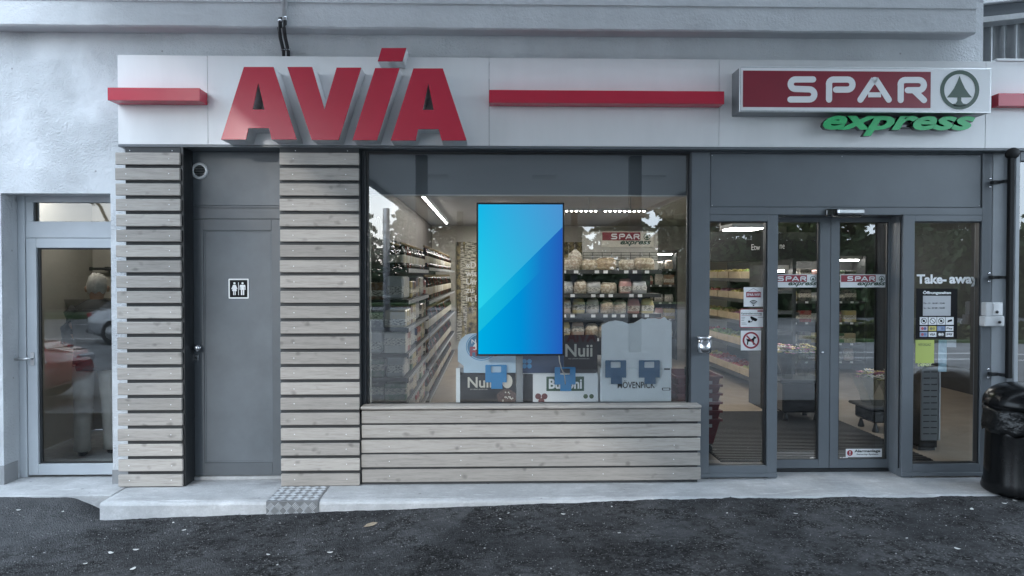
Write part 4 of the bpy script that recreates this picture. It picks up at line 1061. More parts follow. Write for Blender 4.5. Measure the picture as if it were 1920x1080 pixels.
def soft_pack(nm, w_, d_, h_, mat, seed, top=.7):
    rr = random.Random(seed); m = MB(); n_ = 10; prof = [(0, .8), (.04, 1), (.5, 1.05), (.8, .95), (1, top)]
    vs, fs = [], []
    for (z_, sc_) in prof:
        for k in range(n_):
            a_ = 2*math.pi*(k+.5)/n_; c_, s_ = math.cos(a_), math.sin(a_); e = .55
            vs.append((math.copysign(abs(c_)**e, c_)*w_/2*sc_*(1+rr.uniform(-.05, .05)), math.copysign(abs(s_)**e, s_)*d_/2*(sc_ if z_ < .9 else sc_*.5)*(1+rr.uniform(-.06, .06)), z_*h_*(1+rr.uniform(-.03, .03) if z_ > 0 else 1)))
    for i in range(len(prof)-1):
        for k in range(n_): fs.append((i*n_+k, i*n_+(k+1) % n_, (i+1)*n_+(k+1) % n_, (i+1)*n_+k))
    fs.append(tuple(range(n_-1, -1, -1))); fs.append(tuple((len(prof)-1)*n_+k for k in range(n_)))
    m.raw(vs, fs, 0, True); o = m.build(nm, mat); me = o.data; bpy.data.objects.remove(o); return me
def box_me(nm, w_, d_, h_, mat, bev=.004):
    o = MB().box(-w_/2, w_/2, -d_/2, d_/2, 0, h_, 0, bev).build(nm, mat); me = o.data; bpy.data.objects.remove(o); return me
def put(nm, me, loc, rz, label, cat, group, s=(1, 1, 1)):
    o = bpy.data.objects.new(nm, me); C.objects.link(o); o.location = loc; o.rotation_euler = (0, 0, rz); o.scale = s
    return tag(o, label, cat, group)
RX = -.8; RD = .42
levels1 = [1.71, 1.41, 1.15, .91, .68, .46, .2]; levels2 = [1.74, 1.32, .90, .48, .08]
def rack(label, y0, y1, levels):
    t = thing('shelf_rack', label, 'shelf', 'shelf racks along the left wall')
    box('back_panel', RX-RD-.03, RX-RD, y0, y1, .006, 2.05, SHELF, t)
    box('upright', RX-RD, RX-RD+.04, y0, y0+.04, .006, 2.05, SHELF, t); box('upright', RX-RD, RX-RD+.04, y1-.04, y1, .006, 2.05, SHELF, t)
    tg = MB()
    for z_ in levels:
        s_ = box('shelf', RX-RD+.041, RX-.001, y0+.002, y1-.002, z_-.05, z_-.012, SHELF, t, .003)
        box('price_rail', RX, RX+.014, y0+.002, y1-.002, z_-.06, z_-.016, RAIL, s_)
        yy_ = y0+.08
        while yy_ < y1-.08:
            tg.box(RX+.0142, RX+.0165, yy_, yy_+.055, z_-.056, z_-.02); yy_ += .115
    tag(tg.build('price_tags', WHITEP, t), kind='stuff')
rack('near shelf rack of packs at the left of the window', 1.0, 3.3, levels1)
rack('long wine rack receding along the left wall', 3.304, 9.6, levels2)
pk = [box_me('drink_pack', .2, .14, .19, PACK), box_me('drink_pack', .17, .15, .21, FOIL, .02), box_me('drink_pack', .2, .13, .16, PACK, .01)]
lvn = ['top', 'second', 'third', 'fourth', 'fifth', 'sixth', 'lowest']
rr = random.Random(11)
for li, z_ in enumerate(levels1):
    yy_ = 1.09; k = 0
    while yy_ < 3.2:
        if li == 0:
            for dx in (.06, .15):
                put('wine_bottle', bot_me[(k+li) % 2 if rr.random() < .3 else 0], (RX-dx, yy_, z_-.0115), rr.uniform(0, 6), 'dark bottle on the top shelf of the near rack, %s from the window, %s row' % (ordw(k), 'front' if dx < .1 else 'back'), 'bottle', 'bottles on the top shelf of the near rack', (1, 1, .8))
            yy_ += .105
        else:
            v = pk[(li+k//3) % 3]
            put('drink_pack', v, (RX-.11, yy_, z_-.0115), rr.uniform(-.05, .05), 'drink pack on the %s shelf of the near rack, %s from the window' % (lvn[li], ordw(k)), 'pack', 'packs in the near rack', (1, 1, 1.0 if li > 1 else 1.05))
            yy_ += .165
        k += 1
    if li:
        put('drink_pack', pk[(li+2) % 3], (RX-.325, 1.28, z_-.0115), -.03, 'pack behind the rack end pack, %s shelf' % lvn[li], 'pack', 'packs at the near rack end', (.9, 1, 1.08))
        put('drink_pack', pk[(li+1) % 3], (RX-.32, 1.10, z_-.0115), .02, 'pale pack at the rack end facing the window, %s shelf' % lvn[li], 'pack', 'packs at the near rack end')
for li, z_ in enumerate(levels2):
    for k in range(34):
        yy_ = 3.4+k*.125+(k*k*.0011)
        if yy_ > 9.5: break
        put('wine_bottle', bot_me[1 if rr.random() < .25 else 0], (RX-.05, yy_, z_-.0115), rr.uniform(0, 6), 'wine bottle on the %s shelf of the long rack, %s from the window' % (('top', 'second', 'third', 'fourth', 'lowest')[li], ordw(k)), 'bottle', 'bottles in the long rack', (1.05, 1.05, 1.08 if li else .9))
# sign rings on the dark wall beside the rack top, mural with birch trunks
def mural_mat():
    m, nt, b = nodes_of('birch_mural'); v = coords(nt)
    mp = N(nt, 'ShaderNodeMapping'); mp.inputs[3].default_value = (7, 1, .35); nt.links.new(v, mp.inputs[0])
    tr = ramp(nt, noise_(nt, mp.outputs[0], 1.6, 2, .4), [(.5, 0), (.56, 1)])
    lf = ramp(nt, noise_(nt, v, 9, 6, .75), [(.4, 0), (.62, 1)])
    c = mixc(nt, lf, (.04, .035, .025), (.42, .34, .16)); mk = ramp(nt, noise_(nt, coords(nt, (3, 1, 14)), 3, 4, .7), [(.44, 0), (.55, 1)])
    c = mixc(nt, tr, c, mixc(nt, mk, (.07, .06, .05), (.7, .66, .55))); nt.links.new(c, b.inputs['Base Color']); b.inputs['Roughness'].default_value = .6; return m
mu = thing('wall_mural', 'birch forest mural with white writing on the far wall', 'mural')
box('print', -.78, 3.2, 10.36, 10.385, .2, 2.35, mural_mat(), mu)
text('lettering', '«Das\nwie\nUm\nzu l\nin E', RC(873, 491, 906, 565, 10.35), 10.352, WHITEP, mu, bold=.02, thick=.006)
ring = thing('ring_sign', 'thin white ring emblems on the side wall above the near rack', 'sign')
for k, yy_ in enumerate((2.05, 2.7)):
    o = shape('ring', [circ(0, 0, .2, 32, .135), circ(0, 0, .185, 32, .125)], -.002, .002, WHITEP, ring); o.rotation_euler = (0, 0, rad(90)); o.location = (-1.315, yy_, 2.17)
# ---- bread shelf facing the window
BY = 2.6
bs = thing('bread_shelf', 'wide shelf unit with bread and snacks behind the screen', 'shelf')
bx0, bx1_ = X(905, 540, BY), X(1240, 540, BY)
blv = [Z(1150, 505, BY), Z(1150, 549.5, BY), Z(1150, 587.5, BY), Z(1150, 632, BY), .35]
box('back_panel', bx0, X(1232, 500, BY), BY+.37, BY+.4, .01, Z(1150, 500, BY), SHELF, bs)
tg = MB()
for z_ in blv:
    s_ = box('shelf', bx0, bx1_, BY+.016, BY+.36, z_-.035, z_-.008, SHELFL, bs, .003)
    box('price_rail', bx0, bx1_, BY, BY+.015, z_-.05, z_-.006, RAIL, s_)
    q = bx0+.05
    while q < bx1_-.07:
        tg.box(q, q+.05, BY-.003, BY-.0005, z_-.046, z_-.012); q += rr.choice((.1, .14, .24))
tag(tg.build('price_tags', WHITEP, bs), kind='stuff')
pnx0, pnx1 = X(1092, 460, BY+.42), X(1233, 460, BY+.42)
box('cream_panel', pnx0, pnx1, BY+.405, BY+.43, Z(1150, 505, BY), Z(1150, 434, BY+.42), cream, bs)
gr = MB()
for k in range(4): gr.box(pnx0, pnx1, BY+.35, BY+.356, Z(1150, 474+k*5, BY+.35), Z(1150, 474+k*5, BY+.35)+.005)
for k in range(9): xx = pnx0+(pnx1-pnx0)*k/8; gr.box(xx, xx+.005, BY+.3565, BY+.362, Z(1150, 492, BY+.35), Z(1150, 473, BY+.35))
gr.build('wire_grid', DARK2, bs)
bp = [soft_pack('bread_bag', .24, .16, .15, BREAD, 1, .8), soft_pack('bread_bag', .19, .16, .13, BREAD, 2, .75), soft_pack('bread_bag', .15, .14, .16, BREAD, 3, .5), soft_pack('snack_bag', .15, .08, .17, SNACK, 4, .8), soft_pack('snack_bag', .17, .09, .14, FOIL, 5, .9)]
for li, z_ in enumerate(blv):
    q = bx0+.12; k = 0
    while q < bx1_-.06:
        v = bp[(0, 1, 0, 1)[k % 4]] if li == 0 else bp[rr.choice((1, 2, 3, 4))] if li == 1 else bp[rr.choice((2, 3, 3, 4))]
        o = put('bread_bag' if v.name.startswith('bread') else 'snack_bag', v, (q, BY+.12+rr.uniform(0, .03), z_-.0075), rr.uniform(-.25, .25), 'bagged bread or snack on the %s bread shelf, %s from the left' % (lvn[li] if li < 4 else 'lowest', ordw(k)), 'food bag', 'bags on the bread shelf', (1, 1, 1.0 if li else .95))
        q += {0: .24, 1: .19, 2: .15, 3: .16, 4: .17}[bp.index(v)]+.005; k += 1
put('tied_bag', soft_pack('tied_bag', .15, .13, .24, BREAD, 8, .22), (X(1078, 480, BY+.2), BY+.2, blv[0]-.0075), .2, 'tall tied bag of crispbread at the left of the top bread shelf', 'food bag', 'bags on the bread shelf')
# sign above, drawn like the lightbox
def sign_board(name, label, r_, y, inside_mat, parent=None, stk=False):
    t = thing(name, label, 'sticker' if stk else 'sign', 'fir emblem stickers on the sliding doors' if stk else None)
    x0, x1, z0, z1_ = r_; W_, H_ = x1-x0, z1_-z0
    box('board', x0, x1, y, y+(.0012 if stk else .012), z0, z1_, inside_mat, t)
    zs = z0+.42*H_
    fx0, fx1 = x0+.015*W_, x0+.745*W_
    box('red_field', fx0, fx1, y-.0012, y-.0002, zs, z1_-.05*H_, STKRED if stk else SPRED, t)
    def U(a_, b_): return fx0+(fx1-fx0)*(a_-(250 if stk else 172))/(1320-(250 if stk else 172)), z1_-.05*H_+(zs-(z1_-.05*H_))*(b_-430)/(664-430)
    spar_strokes(U, (fx1-fx0)*.033, y-.0026, y-.0014, WHITEP, t)
    k = .42*H_/250; cx_, cz_ = x0+.872*W_, z0+.66*H_
    emblem(lambda a_, b_: (cx_+(a_-1500)*k*1.1, cz_-(b_-553)*k*1.1), y-.0014, y-.0002, SPGREEN, t)
    text('lettering', 'express', (x0+.36*W_, x0+.95*W_, z0+.06*H_, z0+.4*H_), y-.0014, SPGREEN, t, bold=.03, shear=.35, thick=.001)
    return t
sign_board('shelf_sign', 'red and cream sign with fir emblem above the bread shelf', RC(1128, 434, 1226, 463, BY+.38), BY+.392, M('sign_cream', (.66, .62, .54), .5))
ls = thing('led_strip', 'row of small lit points below the ceiling over the bread shelf', 'lamp')
LED = M('led_point', (1, 1, 1), .5, emit=(1, .95, .88), es=14)
lx0, lx1, _, lz = RC(1058, 396, 1212, 398, BY+.6)
box('rail', lx0, lx1, BY+.59, BY+.62, lz+.004, lz+.03, SHELFL, ls)
box('hanger', lx0+.3, lx0+.31, BY+.6, BY+.61, lz+.0305, 2.699, SHELFL, ls); box('hanger', lx1-.2, lx1-.19, BY+.6, BY+.61, lz+.0305, 2.699, SHELFL, ls)
for k in range(17):
    if k == 7: continue
    xx = lx0+.03+(lx1-lx0-.06)*k/16; box('led', xx-.012, xx+.012, BY+.595, BY+.615, lz-.006, lz+.0035, LED, ls)

# ---- chest freezers standing with their backs to the window
FY = .44
FW = M('freezer_white', (.75, .79, .81), .35, var=.05); FBLK = M('freezer_black', (.018, .016, .018), .3); FBLU = M('ad_blue', (.05, .25, .5), .4); FGREY = M('freezer_grey', (.2, .21, .22), .4)
CREAMP = M('cream_print', (.62, .58, .5), .5); BRN = M('nut_brown', (.1, .06, .05), .5, var=.5, vs=60); CHOC = M('choc', (.16, .05, .05), .3)
def freezer(label, pa, pb, mat, top):
    t = thing('chest_freezer', label, 'freezer', 'chest freezers behind the window')
    x0, x1 = X(pa, 720, FY), X(pb, 720, FY); z1_ = Z(1000, top, FY)
    box('cabinet', x0, x1, FY, FY+.62, .05, z1_, mat, t, .008)
    box('lid', x0+.005, x1-.005, FY+.01, FY+.61, z1_+.001, z1_+.05, FGREY, t, .01)
    for (dx, dy) in ((.06, .06), (.06, .54)):
        for xx in (x0+dx, x1-dx): MB().lathe([(.02, .007), (.025, .012), (.025, .049)], 10, (xx, FY+dy, 0)).build('foot', DARK2, t)
    return t
f1 = freezer('left chest freezer with black ice cream advert', 855, 967, FBLK, 700)
f2 = freezer('middle chest freezer with white advert and green name field', 980.5, 1122, M('freezer_offwhite', (.78, .79, .8), .35), 700)
f3 = freezer('right chest freezer in white with plain black lettering', 1125.5, 1259, FW, 690.5)
boxr('edge_strip', RC(855, 690, 862.5, 755, FY-.004), FY-.004, FY-.0005, FW, f1)
text('lettering', 'Nuii', RC(877, 707, 922, 727, FY), FY-.003, CREAMP, f1, bold=.018, thick=.002)
text('small_print', 'ICE CREAM ADVENTURE', RC(882, 729, 914, 731, FY), FY-.0025, CREAMP, f1, thick=.0015)
rrn = random.Random(5); cxn, czn = W(950, 745, FY)
shape('ice_cream_picture', [[(cxn+(.085*math.cos(t_))*(1+.06*math.sin(t_*5)), czn+.07*math.sin(t_)) for t_ in [2*math.pi*k/24 for k in range(24)]]], FY-.003, FY-.0005, BRN, f1)
shape('cream_swirl', [circ(X(951, 715, FY), Z(951, 715, FY), .045, 20, .06)], FY-.0029, FY-.0006, CREAMP, f1)
nt_ = MB()
for k in range(16):
    a_, q = rrn.uniform(0, 6.28), rrn.uniform(0, .06); nt_.prism(circ(cxn+q*math.cos(a_), czn+q*.8*math.sin(a_), rrn.uniform(.004, .008), 6), FY-.0045-.0001*k, FY-.0031)
tag(nt_.build('nut_pieces', CREAMP, f1), kind='stuff')
boxr('green_field', RC(1024.5, 706, 1095, 733, FY), FY-.003, FY-.0005, M('field_green', (.02, .07, .035), .4), f2)
text('lettering', 'Buitoni', RC(1029, 710, 1091, 729, FY), FY-.005, WHITEP, f2, bold=.03, thick=.0018)
box('black_side', X(980.6, 720, FY), X(999, 720, FY), FY-.003, FY-.0005, .06, Z(985, 701, FY), FBLK, f2)
for (qx, qz) in ((1009, 743), (1021, 743), (1015, 752)):
    c_ = W(qx, qz, FY); shape('chocolate_drop', [circ(c_[0], c_[1], .026, 18)], FY-.0045, FY-.001, CHOC, f2)
for (qx, qz) in ((1098, 743), (1109, 743)):
    c_ = W(qx, qz, FY); shape('green_nut', [circ(c_[0], c_[1], .02, 16)], FY-.004, FY-.001, M('nut_green', (.06, .1, .04), .5), f2)
text('lettering', 'MÖVENPICK', RC(1158, 713, 1228, 728, FY), FY-.003, BLACK, f3, bold=.012, thick=.002)
shape('cloud_drawing', [rrect(RC(1241, 727, 1257, 732, FY), .01), rrect(RC(1242.5, 728, 1255.5, 731.2, FY), .008)], FY-.0025, FY-.0006, BLACK, f3)
# advert boards on the freezers
ab = thing('advert_board', 'pale blue rounded advert board on the left freezer', 'advert board', 'advert boards on the freezers')
r_ = RC(858.5, 625, 967, 699, FY); xa, xb, za, zb3 = r_
pl_ = [(xa+.05, za), (xb, za), (xb, zb3)]+arc(xa+.13, zb3-.13, .13, 90, 180, 8)+[(xa, za+.1), (xa+.05, za+.06)]
shape('board', [pl_], FY+.0, FY+.012, M('ad_pale_blue', (.42, .56, .68), .4, var=.1, vs=2), ab)
cx_, cz_ = W(903, 650, FY); shape('oval_rim', [circ(cx_, cz_, .135, 36, .12), circ(cx_, cz_, .128, 36, .113)], FY-.002, FY-.0005, FBLU, ab)
shape('oval_blue', [circ(cx_, cz_, .122, 36, .107)], FY-.0019, FY-.0006, M('oval_blue', (.03, .16, .3), .4), ab)
shape('oval_white', [circ(cx_+.02, cz_-.01, .095, 30, .06)], FY-.0035, FY-.002, WHITEP, ab)
text('lettering', 'Frisco', RC(881, 650, 935, 668, FY), FY-.005, STKRED, ab, bold=.05, thick=.0012)
text('lettering', 'NESTLÉ', RC(884, 634, 925, 644, FY), FY-.0036, WHITEP, ab, bold=.02, thick=.0012)
ab2 = thing('advert_board', 'dark blue advert board with flower below the screen', 'advert board', 'advert boards on the freezers')
r_ = RC(979, 625, 1057, 699.5, FY); boxr('board', r_, FY, FY+.012, M('ad_dark_blue', (.03, .06, .14), .4, var=.2, vs=3), ab2)
c_ = W(988, 682, FY)
for k in range(4): shape('petal_print', [circ(c_[0]+.03*math.cos(.78+k*1.571), c_[1]+.03*math.sin(.78+k*1.571), .02, 14)], FY-.002-.0001*k, FY-.0004, FBLU, ab2)
ab3 = thing('advert_board', 'black advert board with cream ice cream name right of the screen', 'advert board', 'advert boards on the freezers')
r_ = RC(1057.5, 628, 1120, 699.5, FY); shape('board', [rrect(r_, .02)], FY+.0005, FY+.012, M('ad_dark_brown', (.02, .012, .013), .4), ab3)
text('lettering', 'Nuii', RC(1060, 645, 1111, 669, FY), FY-.002, CREAMP, ab3, bold=.018, thick=.002)
text('small_print', 'ICE CREAM ADVENTURE', RC(1066, 671.5, 1105, 673.5, FY), FY-.0015, CREAMP, ab3, thick=.0012)
ab4 = thing('advert_board', 'tall pale grey board with wavy top on the right freezer', 'advert board', 'advert boards on the freezers')
bp_ = [(1127.5, 690), (1259.5, 690), (1259.5, 603), (1252, 600), (1246, 594), (1238, 599), (1230, 597), (1215, 597), (1210, 599), (1203, 597), (1197, 601), (1188, 606), (1178, 607), (1168, 603), (1155, 601), (1142, 603), (1133, 607), (1128, 610)]
shape('board', [[W(a_, b, FY) for a_, b in bp_]], FY, FY+.012, M('board_pale', (.72, .75, .77), .3, var=.05), ab4)
boxr('handle_slot', RC(1245, 690.5, 1256, 693.5, FY), FY-.002, FY-.0005, DARK2, f3)
# blue plastic hangers
HBL = [M('hanger_blue', (.01, .2, .46), .4), M('hanger_navy', (.02, .085, .18), .4)]
for i, (pa, pb, pt, pbm, lab) in enumerate(((910, 950, 684, 729, 'blue plastic hanger on the left freezer'), (1040, 1079, 688.5, 733, 'blue plastic hanger with cord below the screen corner'), (1135, 1174, 675.5, 720, 'dark blue plastic hanger, left one on the white freezer'), (1198, 1237, 675.5, 720, 'dark blue plastic hanger, right one on the white freezer'))):
    t = thing('plastic_hanger', lab, 'hanger', 'blue plastic hangers'); x0, x1, z0, z1_ = RC(pa, pt, pb, pbm, FY-.02); W_, H_ = x1-x0, z1_-z0
    ol = [(x0+.27*W_, z0), (x1-.2*W_, z0), (x1-.2*W_, z0+.27*H_), (x1, z0+.27*H_), (x1, z1_-.005), (x1-.005, z1_), (x0+.005, z1_), (x0, z1_-.005), (x0, z0+.27*H_), (x0+.27*W_, z0+.27*H_)]
    shape('plate', [ol, rrect((x0+.26*W_, x1-.26*W_, z0+.68*H_, z1_-.06*H_), .008)], FY-.022, FY-.012, HBL[0 if i < 2 else 1], t)
    MB().box(x0+.4*W_, x1-.4*W_, FY-.0115, FY-.0006, z0+.3*H_, z0+.36*H_).build('hook', HBL[0 if i < 2 else 1], t)

# ---- the screen in the window
SYN = .088
sc_ = thing('display_screen', 'upright flat screen showing cyan and blue diagonal fields on the shop window', 'screen')
xs0, xs1, zs0, zs1 = RC(893.5, 380, 1058, 667, SYN)
bw = .014
frame_mb((xs0, xs1, zs0, zs1), (xs0+bw, xs1-bw, zs0+bw, zs1-bw), SYN, SYN+.05, .002).build('bezel', M('bezel_black', (.006, .006, .007), .35), sc_)
box('back', xs0+.003, xs1-.003, SYN+.012, SYN+.058, zs0+.003, zs1-.003, BLACK, sc_)
def screen_mat():
    m = bpy.data.materials.new('screen_picture'); m.use_nodes = True; nt = m.node_tree; nt.nodes.clear()
    tc = N(nt, 'ShaderNodeTexCoord'); sp = N(nt, 'ShaderNodeSeparateXYZ'); nt.links.new(tc.outputs['Generated'], sp.inputs[0]); u, v = sp.outputs[0], sp.outputs[2]
    lin = lambda c: tuple((x/255/12.92 if x/255 <= .04045 else ((x/255+.055)/1.055)**2.4) for x in c)
    d1 = math_(nt, 'SUBTRACT', v, math_(nt, 'MULTIPLY_ADD', u, .556, .294)); d2 = math_(nt, 'SUBTRACT', v, math_(nt, 'MULTIPLY_ADD', u, .556, .144))
    up = mixc(nt, u, mixc(nt, v, lin((48, 220, 236)), lin((18, 182, 230))), mixc(nt, v, lin((30, 160, 215)), lin((78, 146, 208))))
    dn = ramp(nt, u, [(0, lin((0, 172, 226))), (.5, lin((0, 144, 214))), (1, lin((36, 92, 184)))])
    bd = mixc(nt, ramp(nt, u, [(0, 1), (.75, 0)]), dn, lin((26, 188, 222)))
    s1 = math_(nt, 'GREATER_THAN', d1, 0.0); s2 = math_(nt, 'GREATER_THAN', d2, 0.0)
    c = mixc(nt, s1, mixc(nt, s2, dn, bd), up)
    em = N(nt, 'ShaderNodeEmission'); em.inputs[1].default_value = 2**-scene.view_settings.exposure*1.0; nt.links.new(c, em.inputs[0])
    out = N(nt, 'ShaderNodeOutputMaterial'); nt.links.new(em.outputs[0], out.inputs[0]); return m
SCRM = screen_mat()
box('picture', xs0+bw, xs1-bw, SYN+.004, SYN+.0115, zs0+bw, zs1-bw, SCRM, sc_)
box('wall_mount', (xs0+xs1)/2-.15, (xs0+xs1)/2+.15, SYN+.0585, GY+.0005, (zs0+zs1)/2-.15, (zs0+zs1)/2+.15, BLACK, sc_)
po = thing('support_post', 'grey steel post between the freezers below the screen', 'post')
px0_, px1_ = X(967.5, 710, .3), X(980, 710, .3)
box('post', px0_, px1_, .28, .32, .012, Z(970, 600, .3), FGREY, po, .004); box('foot', px0_-.12, px1_+.12, .22, .4, .0065, .0118, FGREY, po, .002)
cb = thing('power_cord', 'thin pale cord hanging below the screen corner', 'cord'); SYN = .2
MB().tube([(*[X(1048, 664, SYN+.03)], SYN+.03, Z(1048, 664, SYN+.03)), (X(1049, 678, SYN+.03), SYN+.03, Z(1049, 678, SYN+.03)), (X(1053, 692, SYN+.08), SYN+.08, Z(1053, 692, SYN+.08)), (X(1058, 702, SYN+.16), SYN+.16, Z(1058, 702, SYN+.16)), (X(1060, 720, SYN+.17), SYN+.17, Z(1060, 720, SYN+.17))], .005, 6).build('cable', CREAMP, cb)

# ---- behind the entrance: mat, baskets, produce rack, flowers, cooler, back unit
mt = thing('door_mat', 'dark ribbed entrance mat inside the doors', 'mat')
mx0, mx1, my0, my1 = 1.98, 3.85, .42, 2.75
box('base', mx0, mx1, my0, my1, .0065, .014, M('mat_black', (.012, .012, .013), .8), mt)
rbm = MB(); q = my0+.02
while q < my1-.02: rbm.box(mx0+.01, mx1-.01, q, q+.028, .0142, .022); q += .06
tag(rbm.build('ribs', M('mat_rib', (.05, .05, .052), .5, .3), mt), kind='stuff')
BASK = M('basket_red', (.10, .008, .014), .4)
bkx, bky = 1.86, .95
for k in range(6):
    t = thing('shopping_basket', 'dark red shopping basket, %s' % ('bottom one on wheels', 'second from the bottom of the stack', 'third from the bottom of the stack', 'fourth from the bottom of the stack', 'fifth from the bottom of the stack', 'topmost of the stack')[k], 'basket', 'stacked shopping baskets', (bkx, bky, .09+k*.078))
    m = MB(); a_, b2 = (.15, .2), (.2, .26); H_ = .24
    lo = [(-a_[0], -a_[1], 0), (a_[0], -a_[1], 0), (a_[0], a_[1], 0), (-a_[0], a_[1], 0)]; hi = [(-b2[0], -b2[1], H_), (b2[0], -b2[1], H_), (b2[0], b2[1], H_), (-b2[0], b2[1], H_)]
    m.raw(lo+hi, [(0, 3, 2, 1)]+[(i, (i+1) % 4, 4+(i+1) % 4, 4+i) for i in range(4)]); m.build('tub', BASK, t)
    frame = MB()
    for (x0, x1, y0, y1) in ((-.215, .215, -.275, -.258), (-.215, .215, .258, .275), (-.215, -.2, -.258, .258), (.2, .215, -.258, .258)): frame.box(x0, x1, y0, y1, H_-.02, H_)
    frame.build('rim', BASK, t)
    box('price_patch', .04, .12, -.2705+.0, -.2685, H_-.075, H_-.045, M('patch_grey', (.3, .28, .28), .5) if k == 0 else bpy.data.materials['patch_grey'], t)
    if k == 0:
        for (x_, y_) in ((-.12, -.17), (.12, -.17), (-.12, .17), (.12, .17)):
            wh = MB().lathe([(.03, -.012), (.036, 0), (.03, .012)], 14, (0, 0, 0), 0, True, 'y').build('wheel', DARK2, t); wh.location = (x_, y_, -.046)
    if k == 5: MB().tube([(-.1, -.2, H_), (-.1, -.16, H_+.06), (.1, -.16, H_+.06), (.1, -.2, H_)], .012, 8).build('handle', DARK2, t)
# produce rack seen at a slant
PX = 3.62
pr = thing('produce_rack', 'sloping rack of fruit and vegetable crates behind the left fixed pane', 'shelf')
py_0, py_1 = 4.3, 7.2; plv = [.2, .62, .98, 1.3, 1.6]
box('back_panel', PX+.55, PX+.6, py_0, py_1, .006, 1.85, SHELF, pr); box('end_panel', PX+.05, PX+.549, py_0, py_0+.03, .006, 1.75, SHELF, pr)
cr_me = None
for li, z_ in enumerate(plv):
    s_ = box('shelf', PX+.01, PX+.549, py_0+.031, py_1, z_-.06, z_-.02, SHELF, pr, .004); box('price_rail', PX-.006, PX+.0095, py_0+.031, py_1, z_-.07, z_-.02, RAIL, s_)
    for k in range(5):
        yy_ = py_0+.33+k*.56
        t = thing('produce_crate', 'wooden crate of produce on the %s level of the produce rack, %s from the entrance' % (('lowest', 'second', 'third', 'fourth', 'top')[li], ordw(k)), 'crate', 'crates in the produce rack', (PX+.2, yy_, z_-.0195))
        m = MB(); m.box(-.18, .18, -.26, .26, 0, .012); m.box(-.18, -.165, -.26, .26, .0125, .1); m.box(.165, .18, -.26, .26, .0125, .1); m.box(-.1645, .1645, -.26, -.245, .0125, .1); m.box(-.1645, .1645, .245, .26, .0125, .1)
        m.build('tray', CARTON, t)
        fr_ = MB(); rf_ = random.Random(li*10+k)
        for i in range(5):
            for j in range(7):
                s2 = .035+rf_.uniform(-.004, .006); c3 = (-.13+i*.065, -.205+j*.068, .07+rf_.uniform(0, .04))
                fr_.lathe([(s2*.4, -s2*.9), (s2*.9, -s2*.45), (s2, 0), (s2*.85, s2*.5), (s2*.35, s2*.92)], 7, c3)
        tag(fr_.build('produce', FRUIT, t), kind='stuff')
# back unit (open chiller) facing the door
def wall_unit(label, x0, x1, y, lv, seed, packs, topz, grp):
    t = thing('wall_chiller', label, 'shelf'); rq = random.Random(seed)
    box('back_panel', x0, x1, y+.45, y+.5, .006, topz, SHELF, t); box('side_panel', x0-.03, x0-.001, y, y+.5, .006, topz, SHELF, t); box('side_panel', x1+.001, x1+.03, y, y+.5, .006, topz, SHELF, t)
    box('canopy', x0, x1, y+.1, y+.449, topz-.06, topz, SHELFL, t); box('tube_lamp', x0+.05, x1-.05, y+.12, y+.16, topz-.085, topz-.061, LAMP, t)
    tg = MB()
    for li, z_ in enumerate(lv):
        s_ = box('shelf', x0+.001, x1-.001, y+.02, y+.44, z_-.035, z_-.008, SHELFL, t); box('price_rail', x0+.001, x1-.001, y, y+.019, z_-.045, z_-.004, RAIL, s_)
        q = x0+.1; k = 0
        while q < x1-.06:
            tg.box(q-.025, q+.025, y-.003, y-.0005, z_-.04, z_-.01)
            v = packs[rq.randrange(len(packs))]
            put(v.name.split('.')[0], v, (q, y+.12, z_-.0075), rq.uniform(-.2, .2), 'food pack on the %s shelf of the %s, %s from the left' % (lvn[li], grp, ordw(k)), 'pack', 'packs in the '+grp)
            q += .19; k += 1
    tag(tg.build('price_tags', WHITEP, t), kind='stuff'); return t
sp3 = bp[3:]+[pk[0], soft_pack('snack_bag', .16, .09, .2, SNACK, 12, .85)]
wall_unit('chilled wall shelf at the back behind the left fixed pane', 2.15, 3.5, 8.2, [1.75, 1.45, 1.12, .8, .45], 21, sp3, 2.1, 'back wall shelf')
wall_unit('lit drinks cooler behind the right sliding door', 4.55, 6.2, 6.3, [1.55, 1.2, .85, .5, .2], 22, sp3+[pk[2]], 1.95, 'drinks cooler')
wall_unit('shelf of pink snack packs behind the left sliding door', 3.3, 3.62, 2.95, [1.45, 1.2, .95, .7], 23, [bp[3]], 1.75, 'slim snack stand')
os_ = thing('overhead_sign', 'dark overhead sign with white writing behind the entrance', 'sign')
y_ = 5.0; box('board', X(1332, 470, y_), X(1560, 470, y_), y_, y_+.03, Z(1450, 490, y_), Z(1450, 435, y_), M('sign_dark', (.02, .02, .02), .5), os_)
for q in (1350, 1540): box('hanger', X(q, 430, y_), X(q, 430, y_)+.01, y_+.01, y_+.02, Z(1450, 435, y_)+.001, 2.699, SHELFL, os_)
text('lettering', 'Etw', RC(1409, 458, 1425, 469, y_), y_-.003, WHITEP, os_, thick=.002); text('lettering', 'ne', RC(1462, 458.5, 1471, 466.5, y_), y_-.003, WHITEP, os_, thick=.002)
